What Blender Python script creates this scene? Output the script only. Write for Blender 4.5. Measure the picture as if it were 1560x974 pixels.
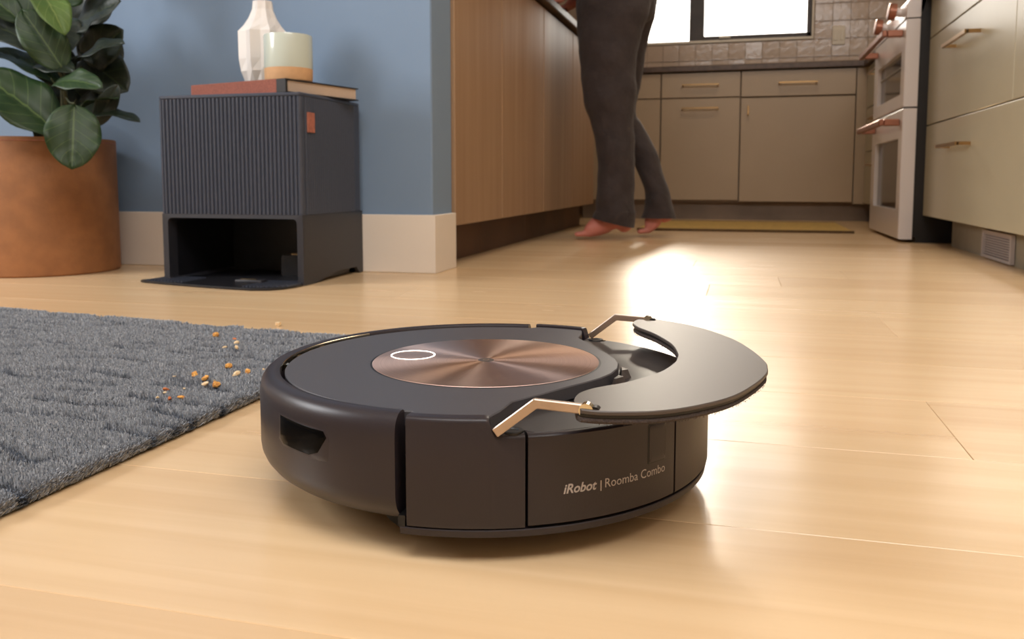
import bpy, bmesh, math, random
import numpy as np
from mathutils import Vector, Matrix
PI = math.pi
R_ = math.radians
scene = bpy.context.scene
for o in list(bpy.data.objects):
    bpy.data.objects.remove(o)

# ------------------------------------------------------------------ camera
F_PX = 1300.0
cam_data = bpy.data.cameras.new('camera')
cam = bpy.data.objects.new('camera', cam_data)
scene.collection.objects.link(cam)
cam.location = (0, 0, 0.226)
fwd = Vector((-0.26004995, 0.96149612, -0.08887764))
cam.rotation_euler = fwd.to_track_quat('-Z', 'Y').to_euler()
cam_data.sensor_width = 36
cam_data.lens = 36 * F_PX / 1560
cam_data.shift_y = -97 / 1560
cam_data.clip_start = 0.02
cam_data.dof.use_dof = True
cam_data.dof.focus_distance = 0.62
cam_data.dof.aperture_fstop = 16
scene.camera = cam

# ------------------------------------------------------------------ world, sun, lamps, exposure
w = bpy.data.worlds.new('world'); scene.world = w; w.use_nodes = True
bg = w.node_tree.nodes['Background']
bg.inputs[0].default_value = (1.0, 0.93, 0.84, 1); bg.inputs[1].default_value = 4.5

def lamp(name, kind, loc, target, energy, color, size=None, size_y=None):
    d = bpy.data.lights.new(name, kind); o = bpy.data.objects.new(name, d)
    scene.collection.objects.link(o); o.location = loc
    o.rotation_euler = (Vector(target) - Vector(loc)).to_track_quat('-Z', 'Y').to_euler()
    d.energy = energy; d.color = color
    if kind == 'AREA':
        d.shape = 'RECTANGLE'; d.size = size; d.size_y = size_y or size
    return o
sun = lamp('sun', 'SUN', (-1, 7, 3), (-1 + 0.12, 7 - 1.0, 3 - 0.40), 3.2, (1.0, 0.88, 0.72))
sun.data.angle = R_(9)
lamp('side_softbox', 'AREA', (-3.0, 0.25, 1.55), (-1.0, 1.5, 0.25), 66, (0.95, 0.97, 1.0), 1.0, 1.0)
lamp('overhead_softbox', 'AREA', (0.2, -0.3, 2.45), (-0.1, 0.9, 0.0), 72, (0.98, 0.97, 0.96), 2.0, 1.4)
lamp('kitchen_warm_fill', 'AREA', (0.1, 3.4, 2.5), (0.1, 3.4, 0), 14, (1.0, 0.82, 0.62), 0.8, 1.2)  # unseen warm fill, added to brighten the kitchen under its ceiling

vs = scene.view_settings
scene.display_settings.display_device = 'sRGB'
vs.view_transform = 'Standard'; vs.look = 'None'; vs.gamma = 1; vs.use_curve_mapping = False
vs.exposure = 0.0

# ------------------------------------------------------------------ materials
def srgb(r, g, b):
    f = lambda c: (c / 255) / 12.92 if c / 255 <= 0.04045 else ((c / 255 + 0.055) / 1.055) ** 2.4
    return (f(r), f(g), f(b), 1)

def mat(name, col, rough=0.5, metal=0.0, noise=None, bump=None, spec=0.5, coat=0.0, col2=None, noise_amt=0.15, **kw):
    m = bpy.data.materials.new(name); m.use_nodes = True
    nt = m.node_tree; b = nt.nodes['Principled BSDF']
    b.inputs['Base Color'].default_value = col
    b.inputs['Roughness'].default_value = rough
    b.inputs['Metallic'].default_value = metal
    b.inputs['Specular IOR Level'].default_value = spec
    b.inputs['Coat Weight'].default_value = coat
    for k, v in kw.items():
        b.inputs[k.replace('_', ' ')].default_value = v
    tc = nt.nodes.new('ShaderNodeTexCoord')
    if noise:
        n = nt.nodes.new('ShaderNodeTexNoise'); n.inputs['Scale'].default_value = noise; n.inputs['Detail'].default_value = 4
        mp = nt.nodes.new('ShaderNodeMapping'); nt.links.new(tc.outputs['Object'], mp.inputs[0]); nt.links.new(mp.outputs[0], n.inputs['Vector'])
        mx = nt.nodes.new('ShaderNodeMix'); mx.data_type = 'RGBA'
        c2 = col2 or tuple(max(0, c * (1 - noise_amt * 2)) for c in col[:3]) + (1,)
        mx.inputs[6].default_value = col; mx.inputs[7].default_value = c2
        r = nt.nodes.new('ShaderNodeMapRange'); r.inputs[1].default_value = 0.35; r.inputs[2].default_value = 0.65
        nt.links.new(n.outputs[0], r.inputs[0]); nt.links.new(r.outputs[0], mx.inputs[0])
        nt.links.new(mx.outputs[2], b.inputs['Base Color'])
    if bump:
        n2 = nt.nodes.new('ShaderNodeTexNoise'); n2.inputs['Scale'].default_value = bump[0]; n2.inputs['Detail'].default_value = 5
        nt.links.new(tc.outputs['Object'], n2.inputs['Vector'])
        bp = nt.nodes.new('ShaderNodeBump'); bp.inputs['Strength'].default_value = bump[1]; bp.inputs['Distance'].default_value = bump[2]
        nt.links.new(n2.outputs[0], bp.inputs['Height']); nt.links.new(bp.outputs[0], b.inputs['Normal'])
    return m

M = {}
M['robot'] = mat('robot_plastic', srgb(45, 39, 43), 0.36, bump=(900, .12, .0004), spec=.38)
M['robot_plate'] = mat('robot_plate_plastic', srgb(72, 70, 74), 0.42, bump=(1200, .15, .0003), spec=.5)
M['robot_pad'] = mat('robot_pad_plastic', srgb(76, 68, 64), 0.42, bump=(1200, .15, .0003))
M['robot_deck'] = mat('robot_deck_plastic', srgb(54, 50, 49), 0.38, bump=(900, .1, .0003))
M['black'] = mat('black_plastic', srgb(14, 13, 14), 0.45, noise=40)
M['gloss_black'] = mat('gloss_black', srgb(7, 7, 8), 0.2, noise=10, spec=.05)
M['pad_cloth'] = mat('mop_cloth', srgb(74, 64, 60), 0.95, noise=900, bump=(700, .8, .002))
M['nickel'] = mat('brushed_nickel', srgb(200, 182, 168), 0.40, 1.0, noise=60, noise_amt=.06)
M['chrome'] = mat('chrome', srgb(225, 215, 190), 0.12, 1.0, noise=30, noise_amt=.05)
M['print'] = mat('light_print', srgb(175, 168, 165), 0.5, noise=50, noise_amt=.03)
M['blue_wall'] = mat('blue_wall_paint', srgb(124, 146, 172), 0.75, noise=2.0, noise_amt=.03, bump=(220, .06, .001))
M['white_trim'] = mat('cream_trim_paint', srgb(236, 225, 212), 0.45, noise=3, noise_amt=.02)
M['wall_paint'] = mat('warm_white_paint', srgb(205, 190, 170), 0.8, noise=2, noise_amt=.03)
M['island'] = None
M['greige'] = mat('greige_cabinet_paint', srgb(176, 156, 132), 0.36, noise=2.5, noise_amt=.03)
M['greige_right'] = mat('sage_greige_cabinet_paint', srgb(182, 174, 150), 0.26, noise=2.5, noise_amt=.03)
M['toe'] = mat('toe_kick_paint', srgb(140, 122, 106), 0.6, noise=4)
M['dark_counter'] = mat('dark_stone_counter', srgb(96, 76, 64), 0.4, noise=30, noise_amt=.2)
M['tile'] = mat('glazed_tile', srgb(206, 182, 160), 0.16, noise=14, noise_amt=.04, bump=(30, .42, .0035))
M['grout'] = mat('grout', srgb(172, 150, 130), 0.9, noise=60)
M['bronze'] = mat('dark_bronze_frame', srgb(70, 58, 52), 0.45, noise=12)
M['brass'] = mat('brushed_brass', srgb(176, 142, 98), 0.3, 1.0, noise=40, noise_amt=.05)
M['copper'] = mat('copper_handle', srgb(160, 108, 88), 0.38, 0.7, noise=30, noise_amt=.06)
M['enamel'] = mat('white_enamel', srgb(232, 226, 226), 0.25, noise=4, noise_amt=.02, coat=.3)
M['oven_glass'] = mat('oven_glass', srgb(52, 44, 38), 0.12, noise=6)
M['oven_black'] = mat('oven_black', srgb(22, 19, 20), 0.5, noise=10)
M['rack'] = mat('oven_rack', srgb(150, 135, 110), 0.3, 1.0, noise=10)
M['dock'] = mat('dock_plastic', srgb(66, 71, 84), 0.36, noise=90, noise_amt=.04, bump=(800, .1, .0003))
M['dock_base'] = mat('dock_base_plastic', srgb(46, 46, 52), 0.45, noise=90, noise_amt=.04)
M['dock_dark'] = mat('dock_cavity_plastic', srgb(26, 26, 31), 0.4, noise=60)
M['leather'] = mat('tan_leather', srgb(184, 112, 90), 0.55, noise=120, bump=(300, .4, .001))
M['pot'] = mat('tan_leather_pot', srgb(157, 103, 60), 0.66, noise=28, noise_amt=.09, bump=(160, .25, .002))
M['soil'] = mat('soil', srgb(38, 30, 24), 0.95, noise=90, bump=(120, 1, .01))
M['stem'] = mat('plant_stem', srgb(70, 74, 44), 0.6, noise=60)
M['vase'] = mat('white_ceramic', srgb(232, 226, 220), 0.45, noise=8, noise_amt=.02)
M['cup'] = mat('grey_green_glaze', srgb(200, 208, 196), 0.22, noise=6, noise_amt=.03, coat=.4)
M['cup_base'] = mat('tan_clay', srgb(214, 168, 122), 0.7, noise=60, noise_amt=.06)
M['wax'] = mat('wax', srgb(236, 226, 205), 0.5, noise=10, noise_amt=.03)
M['book_red'] = mat('rust_book_cloth', srgb(150, 84, 66), 0.7, noise=300, bump=(500, .3, .0006))
M['book_black'] = mat('black_book_cover', srgb(32, 30, 32), 0.55, noise=100)
M['paper'] = None
M['skin'] = mat('skin', srgb(204, 128, 114), 0.5, noise=20, noise_amt=.06, bump=(200, .15, .001), Subsurface_Weight=.12)
M['jeans'] = mat('dark_trouser_cloth', srgb(60, 51, 51), 0.88, noise=25, noise_amt=.10, bump=(14, .6, .02), Sheen_Weight=.1)
M['shirt'] = mat('grey_knit_cloth', srgb(116, 108, 108), 0.9, noise=40, bump=(300, .5, .003))
M['hair'] = mat('brown_hair', srgb(50, 34, 26), 0.6, noise=60, bump=(200, .8, .004))
M['mat_yellow'] = mat('mustard_mat_weave', srgb(206, 170, 96), 0.9, noise=60, noise_amt=.14, bump=(90, .8, .004))
M['mat_edge'] = mat('brown_mat_binding', srgb(98, 74, 46), 0.9, noise=60)
M['plate_white'] = mat('white_switch_plastic', srgb(240, 228, 208), 0.4, noise=8, noise_amt=.02)
M['vent'] = mat('vent_metal', srgb(178, 166, 160), 0.5, noise=8, noise_amt=.04)
M['vent_dark'] = mat('vent_recess', srgb(128, 116, 116), 0.7, noise=8, noise_amt=.04)
M['toe_right'] = mat('sage_toe_kick_paint', srgb(150, 140, 120), 0.5, noise=4)
M['slab'] = mat('floor_gap', srgb(96, 64, 38), 0.9, noise=20)
M['ceiling'] = mat('ceiling_paint', srgb(228, 220, 208), 0.9, noise=2, noise_amt=.02)
M['rug_base'] = mat('rug_backing', srgb(62, 62, 66), 0.95, noise=300)

def wood(name, c1, c2, rough, axis=0, scale=1.0, spec=.5, rnd=.25, bumpd=.0006, coat=0.0):
    """wood grain stretched along a local axis, varying from piece to piece"""
    m = bpy.data.materials.new(name); m.use_nodes = True
    nt = m.node_tree; L = nt.links; N = nt.nodes; b = N['Principled BSDF']
    tc = N.new('ShaderNodeTexCoord'); oi = N.new('ShaderNodeObjectInfo')
    add = N.new('ShaderNodeVectorMath'); add.operation = 'ADD'
    sc = N.new('ShaderNodeVectorMath'); sc.operation = 'SCALE'; sc.inputs['Scale'].default_value = 37.0
    cmb = N.new('ShaderNodeCombineXYZ')
    for i in range(3): L.new(oi.outputs['Random'], cmb.inputs[i])
    L.new(cmb.outputs[0], sc.inputs[0]); L.new(tc.outputs['Object'], add.inputs[0]); L.new(sc.outputs[0], add.inputs[1])
    mp = N.new('ShaderNodeMapping'); s = [38 * scale] * 3; s[axis] = 1.6 * scale; mp.inputs['Scale'].default_value = s
    L.new(add.outputs[0], mp.inputs[0])
    n1 = N.new('ShaderNodeTexNoise'); n1.inputs['Scale'].default_value = 1; n1.inputs['Detail'].default_value = 6; n1.inputs['Distortion'].default_value = .4
    L.new(mp.outputs[0], n1.inputs['Vector'])
    mp2 = N.new('ShaderNodeMapping'); s2 = [4 * scale] * 3; s2[axis] = .7 * scale; mp2.inputs['Scale'].default_value = s2
    L.new(add.outputs[0], mp2.inputs[0])
    n2 = N.new('ShaderNodeTexNoise'); n2.inputs['Scale'].default_value = 1.3; n2.inputs['Detail'].default_value = 3
    L.new(mp2.outputs[0], n2.inputs['Vector'])
    r1 = N.new('ShaderNodeMapRange'); r1.inputs[1].default_value = .3; r1.inputs[2].default_value = .7; L.new(n1.outputs[0], r1.inputs[0])
    r2 = N.new('ShaderNodeMapRange'); r2.inputs[1].default_value = .3; r2.inputs[2].default_value = .7; L.new(n2.outputs[0], r2.inputs[0])
    a = N.new('ShaderNodeMath'); a.operation = 'MULTIPLY_ADD'; a.inputs[1].default_value = .45; L.new(r1.outputs[0], a.inputs[0])
    h = N.new('ShaderNodeMath'); h.operation = 'MULTIPLY'; h.inputs[1].default_value = .4; L.new(r2.outputs[0], h.inputs[0]); L.new(h.outputs[0], a.inputs[2])
    a2 = N.new('ShaderNodeMath'); a2.operation = 'MULTIPLY_ADD'; a2.inputs[1].default_value = rnd; L.new(oi.outputs['Random'], a2.inputs[0]); L.new(a.outputs[0], a2.inputs[2])
    mx = N.new('ShaderNodeMix'); mx.data_type = 'RGBA'; mx.inputs[6].default_value = c1; mx.inputs[7].default_value = c2
    L.new(a2.outputs[0], mx.inputs[0]); L.new(mx.outputs[2], b.inputs['Base Color'])
    rr = N.new('ShaderNodeMapRange'); rr.inputs[3].default_value = rough; rr.inputs[4].default_value = rough + .12; L.new(n1.outputs[0], rr.inputs[0]); L.new(rr.outputs[0], b.inputs['Roughness'])
    bp = N.new('ShaderNodeBump'); bp.inputs['Strength'].default_value = .25; bp.inputs['Distance'].default_value = bumpd
    L.new(n1.outputs[0], bp.inputs['Height']); L.new(bp.outputs[0], b.inputs['Normal'])
    b.inputs['Specular IOR Level'].default_value = spec; b.inputs['Coat Weight'].default_value = coat; b.inputs['Coat Roughness'].default_value = .12
    return m
M['floor'] = wood('maple_plank', srgb(232, 202, 161), srgb(206, 170, 127), .19, axis=0, rnd=.22)
M['island'] = wood('walnut_cabinet_front', srgb(172, 142, 112), srgb(148, 116, 88), .36, axis=2, scale=.7, rnd=.12)
M['island_toe'] = mat('island_toe_kick', srgb(92, 64, 46), .6, noise=6)

def disc_material():
    m = bpy.data.materials.new('spun_copper'); m.use_nodes = True
    nt = m.node_tree; L = nt.links; N = nt.nodes; b = N['Principled BSDF']
    b.inputs['Metallic'].default_value = 1; b.inputs['Roughness'].default_value = .31
    b.inputs['Anisotropic'].default_value = .94
    t = N.new('ShaderNodeTangent'); t.direction_type = 'RADIAL'; t.axis = 'Z'; L.new(t.outputs[0], b.inputs['Tangent'])
    tc = N.new('ShaderNodeTexCoord'); ln = N.new('ShaderNodeVectorMath'); ln.operation = 'LENGTH'
    mul = N.new('ShaderNodeVectorMath'); mul.operation = 'MULTIPLY'; mul.inputs[1].default_value = (1, 1, 0)
    L.new(tc.outputs['Object'], mul.inputs[0]); L.new(mul.outputs[0], ln.inputs[0])
    n = N.new('ShaderNodeTexNoise'); n.noise_dimensions = '1D'; n.inputs['Scale'].default_value = 900; L.new(ln.outputs['Value'], n.inputs['W'])
    mx = N.new('ShaderNodeMix'); mx.data_type = 'RGBA'; mx.inputs[6].default_value = srgb(232, 202, 188); mx.inputs[7].default_value = srgb(208, 176, 164)
    L.new(n.outputs[0], mx.inputs[0]); L.new(mx.outputs[2], b.inputs['Base Color'])
    return m
M['disc'] = disc_material()

def emit(name, col, s):
    m = bpy.data.materials.new(name); m.use_nodes = True; b = m.node_tree.nodes['Principled BSDF']
    b.inputs['Base Color'].default_value = col; b.inputs['Emission Color'].default_value = col; b.inputs['Emission Strength'].default_value = s
    return m
M['led'] = emit('led_white', srgb(255, 250, 240), 4.0)

def glass_mat():
    m = bpy.data.materials.new('window_glass'); m.use_nodes = True
    nt = m.node_tree; nt.nodes.clear(); L = nt.links
    o = nt.nodes.new('ShaderNodeOutputMaterial'); mx = nt.nodes.new('ShaderNodeMixShader'); t = nt.nodes.new('ShaderNodeBsdfTransparent'); g = nt.nodes.new('ShaderNodeBsdfGlossy')
    g.inputs['Roughness'].default_value = .02; fr = nt.nodes.new('ShaderNodeFresnel'); fr.inputs[0].default_value = 1.45
    L.new(fr.outputs[0], mx.inputs[0]); L.new(t.outputs[0], mx.inputs[1]); L.new(g.outputs[0], mx.inputs[2]); L.new(mx.outputs[0], o.inputs[0])
    return m
M['glass'] = glass_mat()

def paper_mat():
    m = mat('page_edges', srgb(214, 190, 168), .8)
    nt = m.node_tree; b = nt.nodes['Principled BSDF']; tc = nt.nodes.new('ShaderNodeTexCoord'); wv = nt.nodes.new('ShaderNodeTexWave')
    wv.bands_direction = 'Z'; wv.inputs['Scale'].default_value = 180; wv.inputs['Distortion'].default_value = 1.5; nt.links.new(tc.outputs['Object'], wv.inputs[0])
    mx = nt.nodes.new('ShaderNodeMix'); mx.data_type = 'RGBA'; mx.inputs[6].default_value = srgb(216, 194, 172); mx.inputs[7].default_value = srgb(170, 146, 128)
    nt.links.new(wv.outputs['Fac'], mx.inputs[0]); nt.links.new(mx.outputs[2], b.inputs['Base Color'])
    return m
M['paper'] = paper_mat()

def leaf_mat(name, c1, c2, vein):
    m = bpy.data.materials.new(name); m.use_nodes = True
    nt = m.node_tree; L = nt.links; N = nt.nodes; b = N['Principled BSDF']
    uv = N.new('ShaderNodeUVMap'); sp = N.new('ShaderNodeSeparateXYZ'); L.new(uv.outputs[0], sp.inputs[0])
    def math_(op, a=None, bb=None, va=None, vb=None):
        n = N.new('ShaderNodeMath'); n.operation = op
        if a is not None: L.new(a, n.inputs[0])
        elif va is not None: n.inputs[0].default_value = va
        if bb is not None: L.new(bb, n.inputs[1])
        elif vb is not None: n.inputs[1].default_value = vb
        return n.outputs[0]
    v = math_('SUBTRACT', sp.outputs[1], vb=.5); av = math_('ABSOLUTE', v)
    mid = math_('LESS_THAN', av, vb=.018)
    ph = math_('SUBTRACT', sp.outputs[0], math_('MULTIPLY', av, vb=.55))
    fr = math_('FRACT', math_('MULTIPLY', ph, vb=6.5))
    side = math_('LESS_THAN', math_('ABSOLUTE', math_('SUBTRACT', fr, vb=.5)), vb=.035)
    vn = math_('MAXIMUM', mid, math_('MULTIPLY', side, vb=.6))
    n = N.new('ShaderNodeTexNoise'); n.inputs['Scale'].default_value = 26; tc = N.new('ShaderNodeTexCoord'); L.new(tc.outputs['Object'], n.inputs['Vector'])
    m1 = N.new('ShaderNodeMix'); m1.data_type = 'RGBA'; m1.inputs[6].default_value = c1; m1.inputs[7].default_value = c2; L.new(n.outputs[0], m1.inputs[0])
    m2 = N.new('ShaderNodeMix'); m2.data_type = 'RGBA'; m2.inputs[7].default_value = vein; L.new(vn, m2.inputs[0]); L.new(m1.outputs[2], m2.inputs[6])
    L.new(m2.outputs[2], b.inputs['Base Color'])
    bp = N.new('ShaderNodeBump'); bp.inputs['Strength'].default_value = .5; bp.inputs['Distance'].default_value = .002; bp.invert = True
    L.new(vn, bp.inputs['Height']); L.new(bp.outputs[0], b.inputs['Normal'])
    b.inputs['Roughness'].default_value = .5
    return m
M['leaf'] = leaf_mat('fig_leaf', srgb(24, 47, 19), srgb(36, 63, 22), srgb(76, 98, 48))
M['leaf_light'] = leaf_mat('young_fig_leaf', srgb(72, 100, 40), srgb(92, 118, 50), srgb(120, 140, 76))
M['leaf_dark'] = leaf_mat('shaded_fig_leaf', srgb(18, 28, 17), srgb(24, 37, 19), srgb(52, 62, 35))  # darker copy of the leaf colours, with shade painted in

def rug_mat():
    m = bpy.data.materials.new('rug_pile'); m.use_nodes = True
    nt = m.node_tree; L = nt.links; N = nt.nodes; b = N['Principled BSDF']
    at = N.new('ShaderNodeAttribute'); at.attribute_name = 'shade'
    mx = N.new('ShaderNodeMix'); mx.data_type = 'RGBA'; mx.inputs[6].default_value = srgb(84, 93, 107); mx.inputs[7].default_value = srgb(204, 207, 212)
    L.new(at.outputs['Fac'], mx.inputs[0]); L.new(mx.outputs[2], b.inputs['Base Color']); b.inputs['Roughness'].default_value = .9
    b.inputs['Sheen Weight'].default_value = .2
    return m
M['rug'] = rug_mat()
def crumb_mat(n, a, b_): return mat(n, a, .75, noise=400, col2=b_, bump=(500, .8, .001))
M['crumb_a'] = crumb_mat('toasted_crumb', srgb(236, 182, 96), srgb(206, 132, 60))
M['crumb_b'] = crumb_mat('pale_crumb', srgb(240, 222, 186), srgb(220, 180, 130))
M['crumb_c'] = crumb_mat('orange_crumb', srgb(214, 128, 76), srgb(170, 90, 50))

# ------------------------------------------------------------------ object helpers
def link(o, parent=None):
    scene.collection.objects.link(o)
    if parent: o.parent = parent
    return o
def obj(name, bm, m, parent=None, smooth=None, loc=None, mods=None):
    me = bpy.data.meshes.new(name)
    if smooth is not None:
        ang = R_(smooth)
        for f in bm.faces: f.smooth = True
        for e in bm.edges:
            if len(e.link_faces) == 2 and e.calc_face_angle(0) > ang: e.smooth = False
    bm.to_mesh(me); bm.free()
    if m: me.materials.append(m)
    o = bpy.data.objects.new(name, me); link(o, parent)
    if loc: o.location = loc
    return o
def thing(name, label, cat, loc=(0, 0, 0), group=None, rz=0):
    o = bpy.data.objects.new(name, None); link(o); o.empty_display_size = .05
    o.location = loc; o.rotation_euler = (0, 0, rz)
    return tag(o, label, cat, group)
def tag(o, label=None, cat=None, group=None, kind=None):
    if label: o['label'] = label
    if cat: o['category'] = cat
    if group: o['group'] = group
    if kind: o['kind'] = kind
    return o
def B(): return bmesh.new()
def box(bm, x0, x1, y0, y1, z0, z1, bev=0, seg=1):
    r = bmesh.ops.create_cube(bm, size=1)
    for v in r['verts']:
        v.co = Vector(((x0 + x1) / 2 + v.co.x * (x1 - x0), (y0 + y1) / 2 + v.co.y * (y1 - y0), (z0 + z1) / 2 + v.co.z * (z1 - z0)))
    if bev:
        es = list({e for v in r['verts'] for e in v.link_edges})
        bmesh.ops.bevel(bm, geom=es, offset=bev, segments=seg, profile=.5, affect='EDGES')
    return bm
def loft(bm, rings, cap=True, closed=True):
    vr = [[bm.verts.new(p) for p in r] for r in rings]
    n = len(vr[0])
    for a, b in zip(vr, vr[1:]):
        for i in range(n if closed else n - 1):
            j = (i + 1) % n
            bm.faces.new((a[i], a[j], b[j], b[i]))
    if cap:
        bm.faces.new(vr[0][::-1]); bm.faces.new(vr[-1])
    bmesh.ops.recalc_face_normals(bm, faces=bm.faces)
    return bm
def lathe(bm, prof, n=48, c=(0, 0), cap=True):
    return loft(bm, [[(c[0] + r * math.cos(2 * PI * i / n), c[1] + r * math.sin(2 * PI * i / n), z) for i in range(n)] for r, z in prof], cap)
def prism(bm, pts, z0, z1, bev=0.0):
    """extruded outline with a small chamfer on the top and bottom rim"""
    n = len(pts)
    def inset(d):
        out = []
        for i in range(n):
            p0, p1, p2 = Vector(pts[i - 1][:2]), Vector(pts[i][:2]), Vector(pts[(i + 1) % n][:2])
            a = (p1 - p0); b = (p2 - p1)
            if a.length < 1e-9: a = b
            if b.length < 1e-9: b = a
            na = Vector((-a.y, a.x)).normalized(); nb = Vector((-b.y, b.x)).normalized()
            m_ = na + nb
            m_ = m_.normalized() / max(.5, m_.normalized().dot(na)) if m_.length > 1e-6 else na
            out.append(p1 + m_ * d)
        return out
    area = sum(pts[i - 1][0] * pts[i][1] - pts[i][0] * pts[i - 1][1] for i in range(n))
    s = 1 if area > 0 else -1
    rings = []
    if bev:
        ins = inset(bev * s)
        rings = [[(p.x, p.y, z0) for p in ins], [(p[0], p[1], z0 + bev) for p in pts], [(p[0], p[1], z1 - bev) for p in pts], [(p.x, p.y, z1) for p in ins]]
    else:
        rings = [[(p[0], p[1], z) for p in pts] for z in (z0, z1)]
    return loft(bm, rings)
def sweep(bm, path, rad, n=8, cap=True):
    """round tube along a path; rad is a number or a list"""
    P = [Vector(p) for p in path]; rings = []
    up = Vector((0, 0, 1))
    for i, p in enumerate(P):
        t = (P[min(i + 1, len(P) - 1)] - P[max(i - 1, 0)]).normalized()
        a = t.cross(up)
        if a.length < .05: a = t.cross(Vector((0, 1, 0)))
        a.normalize(); b = t.cross(a)
        r = rad[i] if isinstance(rad, (list, tuple)) else rad
        rings.append([p + (a * math.cos(2 * PI * k / n) + b * math.sin(2 * PI * k / n)) * r for k in range(n)])
    return loft(bm, rings, cap)
def flat_bar(bm, path, wy, h):
    """flat bar in the XZ plane, wy wide across y"""
    P = [Vector(p) for p in path]; rings = []
    for i, p in enumerate(P):
        d1 = (P[i] - P[i - 1]).normalized() if i else (P[1] - P[0]).normalized()
        d2 = (P[i + 1] - P[i]).normalized() if i < len(P) - 1 else d1
        t = (d1 + d2).normalized(); n = Vector((-t.z, 0, t.x)) / max(.5, t.dot(d1))
        y = Vector((0, 1, 0)) * wy / 2; k = n * h / 2
        rings.append([p + y + k, p + y - k, p - y - k, p - y + k])
    loft(bm, rings)
    bmesh.ops.bevel(bm, geom=[e for e in bm.edges], offset=min(wy, h) * .15, segments=1, affect='EDGES')
    return bm
def arc_panel(bm, prof, a0, a1, n=24, c=(0, 0)):
    """closed (r,z) profile swept between two angles; prof may be a function of the angle"""
    rings = []
    for i in range(n + 1):
        a = a0 + (a1 - a0) * i / n
        pr = prof(a) if callable(prof) else prof
        rings.append([(c[0] + r * math.cos(R_(a)), c[1] + r * math.sin(R_(a)), z) for r, z in pr])
    return loft(bm, rings)
def catmull(pts, n=6, closed=False):
    P = [Vector(p) for p in pts]; out = []; m_ = len(P)
    for i in range(m_ if closed else m_ - 1):
        p0 = P[(i - 1) % m_] if closed or i else P[0]; p1 = P[i]; p2 = P[(i + 1) % m_]
        p3 = P[(i + 2) % m_] if closed or i + 2 < m_ else P[-1]
        for k in range(n):
            t = k / n
            out.append(.5 * ((2 * p1) + (p2 - p0) * t + (2 * p0 - 5 * p1 + 4 * p2 - p3) * t * t + (3 * p1 - p0 - 3 * p2 + p3) * t ** 3))
    if not closed: out.append(P[-1])
    return out
def struct(name, bm, m, label=None): return tag(obj(name, bm, m), label, None, None, 'structure')

# ================================================================== the room
rng = random.Random(7)
YB, XW = 5.56, 1.30
floor = struct('floor', box(B(), -3.2, XW, -1.6, YB, -.06, -.0125), M['slab'])
PW = .1896
y0_ = .748 - PW * 12
plank_cache = {}
def plank_mesh(L_):
    k = round(L_, 2)
    if k not in plank_cache:
        bm = box(B(), -L_ / 2 + .0002, L_ / 2 - .0002, -PW / 2 + .0002, PW / 2 - .0002, -.012, 0)
        es = [e for e in bm.edges if all(v.co.z > -.001 for v in e.verts)]
        bmesh.ops.bevel(bm, geom=es, offset=.0005, segments=1, affect='EDGES')
        me = bpy.data.meshes.new('plank'); bm.to_mesh(me); bm.free(); me.materials.append(M['floor']); plank_cache[k] = me
    return plank_cache[k]
row = 0
while y0_ + row * PW < YB:
    ya = y0_ + row * PW
    x = -3.2 + rng.uniform(.2, 1.4)
    cuts = [-3.2, x]
    while x < XW:
        x += rng.choice([1.2, 1.5, 1.8, 2.1]); cuts.append(min(x, XW))
    if row == 12: cuts = [-3.2, -1.9, .185, XW]
    if row in (9, 10, 11): cuts = [-3.2, -1.3, .75, XW]
    if row == 14: cuts = [-3.2, -1.5, .9, XW]
    if row == 13: cuts = [-3.2, -2.6, -.95, XW]
    for a, b in zip(cuts, cuts[1:]):
        if b - a < .05: continue
        o = bpy.data.objects.new('plank', plank_mesh(b - a)); link(o, floor); o.location = ((a + b) / 2, ya + PW / 2, 0)
    row += 1

# blue wall that ends in a free corner, with a tall cream baseboard
struct('wall_left', box(B(), -3.2, -.7223, 1.937, 2.079, 0, 2.6, .003), M['blue_wall'])
bm = B()
pr = [(-3.2, 1.937), (-.7225, 1.937), (-.7225, 2.079), (-.7113, 2.079), (-.7113, 1.925), (-3.2, 1.925)]
prism(bm, pr, 0, .1415, .0015); struct('baseboard_left', bm, M['white_trim'])
struct('wall_far_left', box(B(), -3.3, -3.2, -1.6, YB, 0, 2.6), M['wall_paint'])
struct('wall_rear', box(B(), -3.3, XW + .1, -1.7, -1.6, 0, 2.6), M['wall_paint'])
struct('wall_right', box(B(), XW, XW + .1, -1.6, YB, 0, 2.6), M['wall_paint'])
struct('ceiling', box(B(), -3.3, XW + .1, -1.6, YB + .15, 2.6, 2.68), M['ceiling'])
# back wall with the window opening
wx0, wx1, wz0, wz1 = -.72, .376, 1.092, 1.95
bm = B()
for a in ((-3.3, wx0, 0, 2.6), (wx1, XW + .1, 0, 2.6), (wx0, wx1, 0, wz0), (wx0, wx1, wz1, 2.6)):
    box(bm, a[0], a[1], YB, YB + .14, a[2], a[3])
wall_back = struct('wall_back', bm, M['grout'])
# glazed tiles, set one by one
bm = box(B(), -.0485, .0485, -.007, 0, -.0505, .0505); bmesh.ops.bevel(bm, geom=[e for e in bm.edges if all(v.co.y < -.006 for v in e.verts)], offset=.003, segments=2, affect='EDGES')
tm = bpy.data.meshes.new('tile'); bm.to_mesh(tm); bm.free(); tm.materials.append(M['tile'])
for r in range(7):
    for c in range(-6, 16):
        x = -.26 + c * .1005; z = .862 + .0525 + r * .105
        if r >= 2 and x < wx1 + .055: continue
        if x > XW - .04: continue
        o = bpy.data.objects.new('tile', tm); link(o, wall_back)
        o.location = (x + rng.uniform(-.0008, .0008), YB + .001 + rng.uniform(-.0008, .0008), z)
        o.rotation_euler = (R_(rng.uniform(-1, 1)), R_(rng.uniform(-.4, .4)), R_(rng.uniform(-1, 1)))
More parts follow.
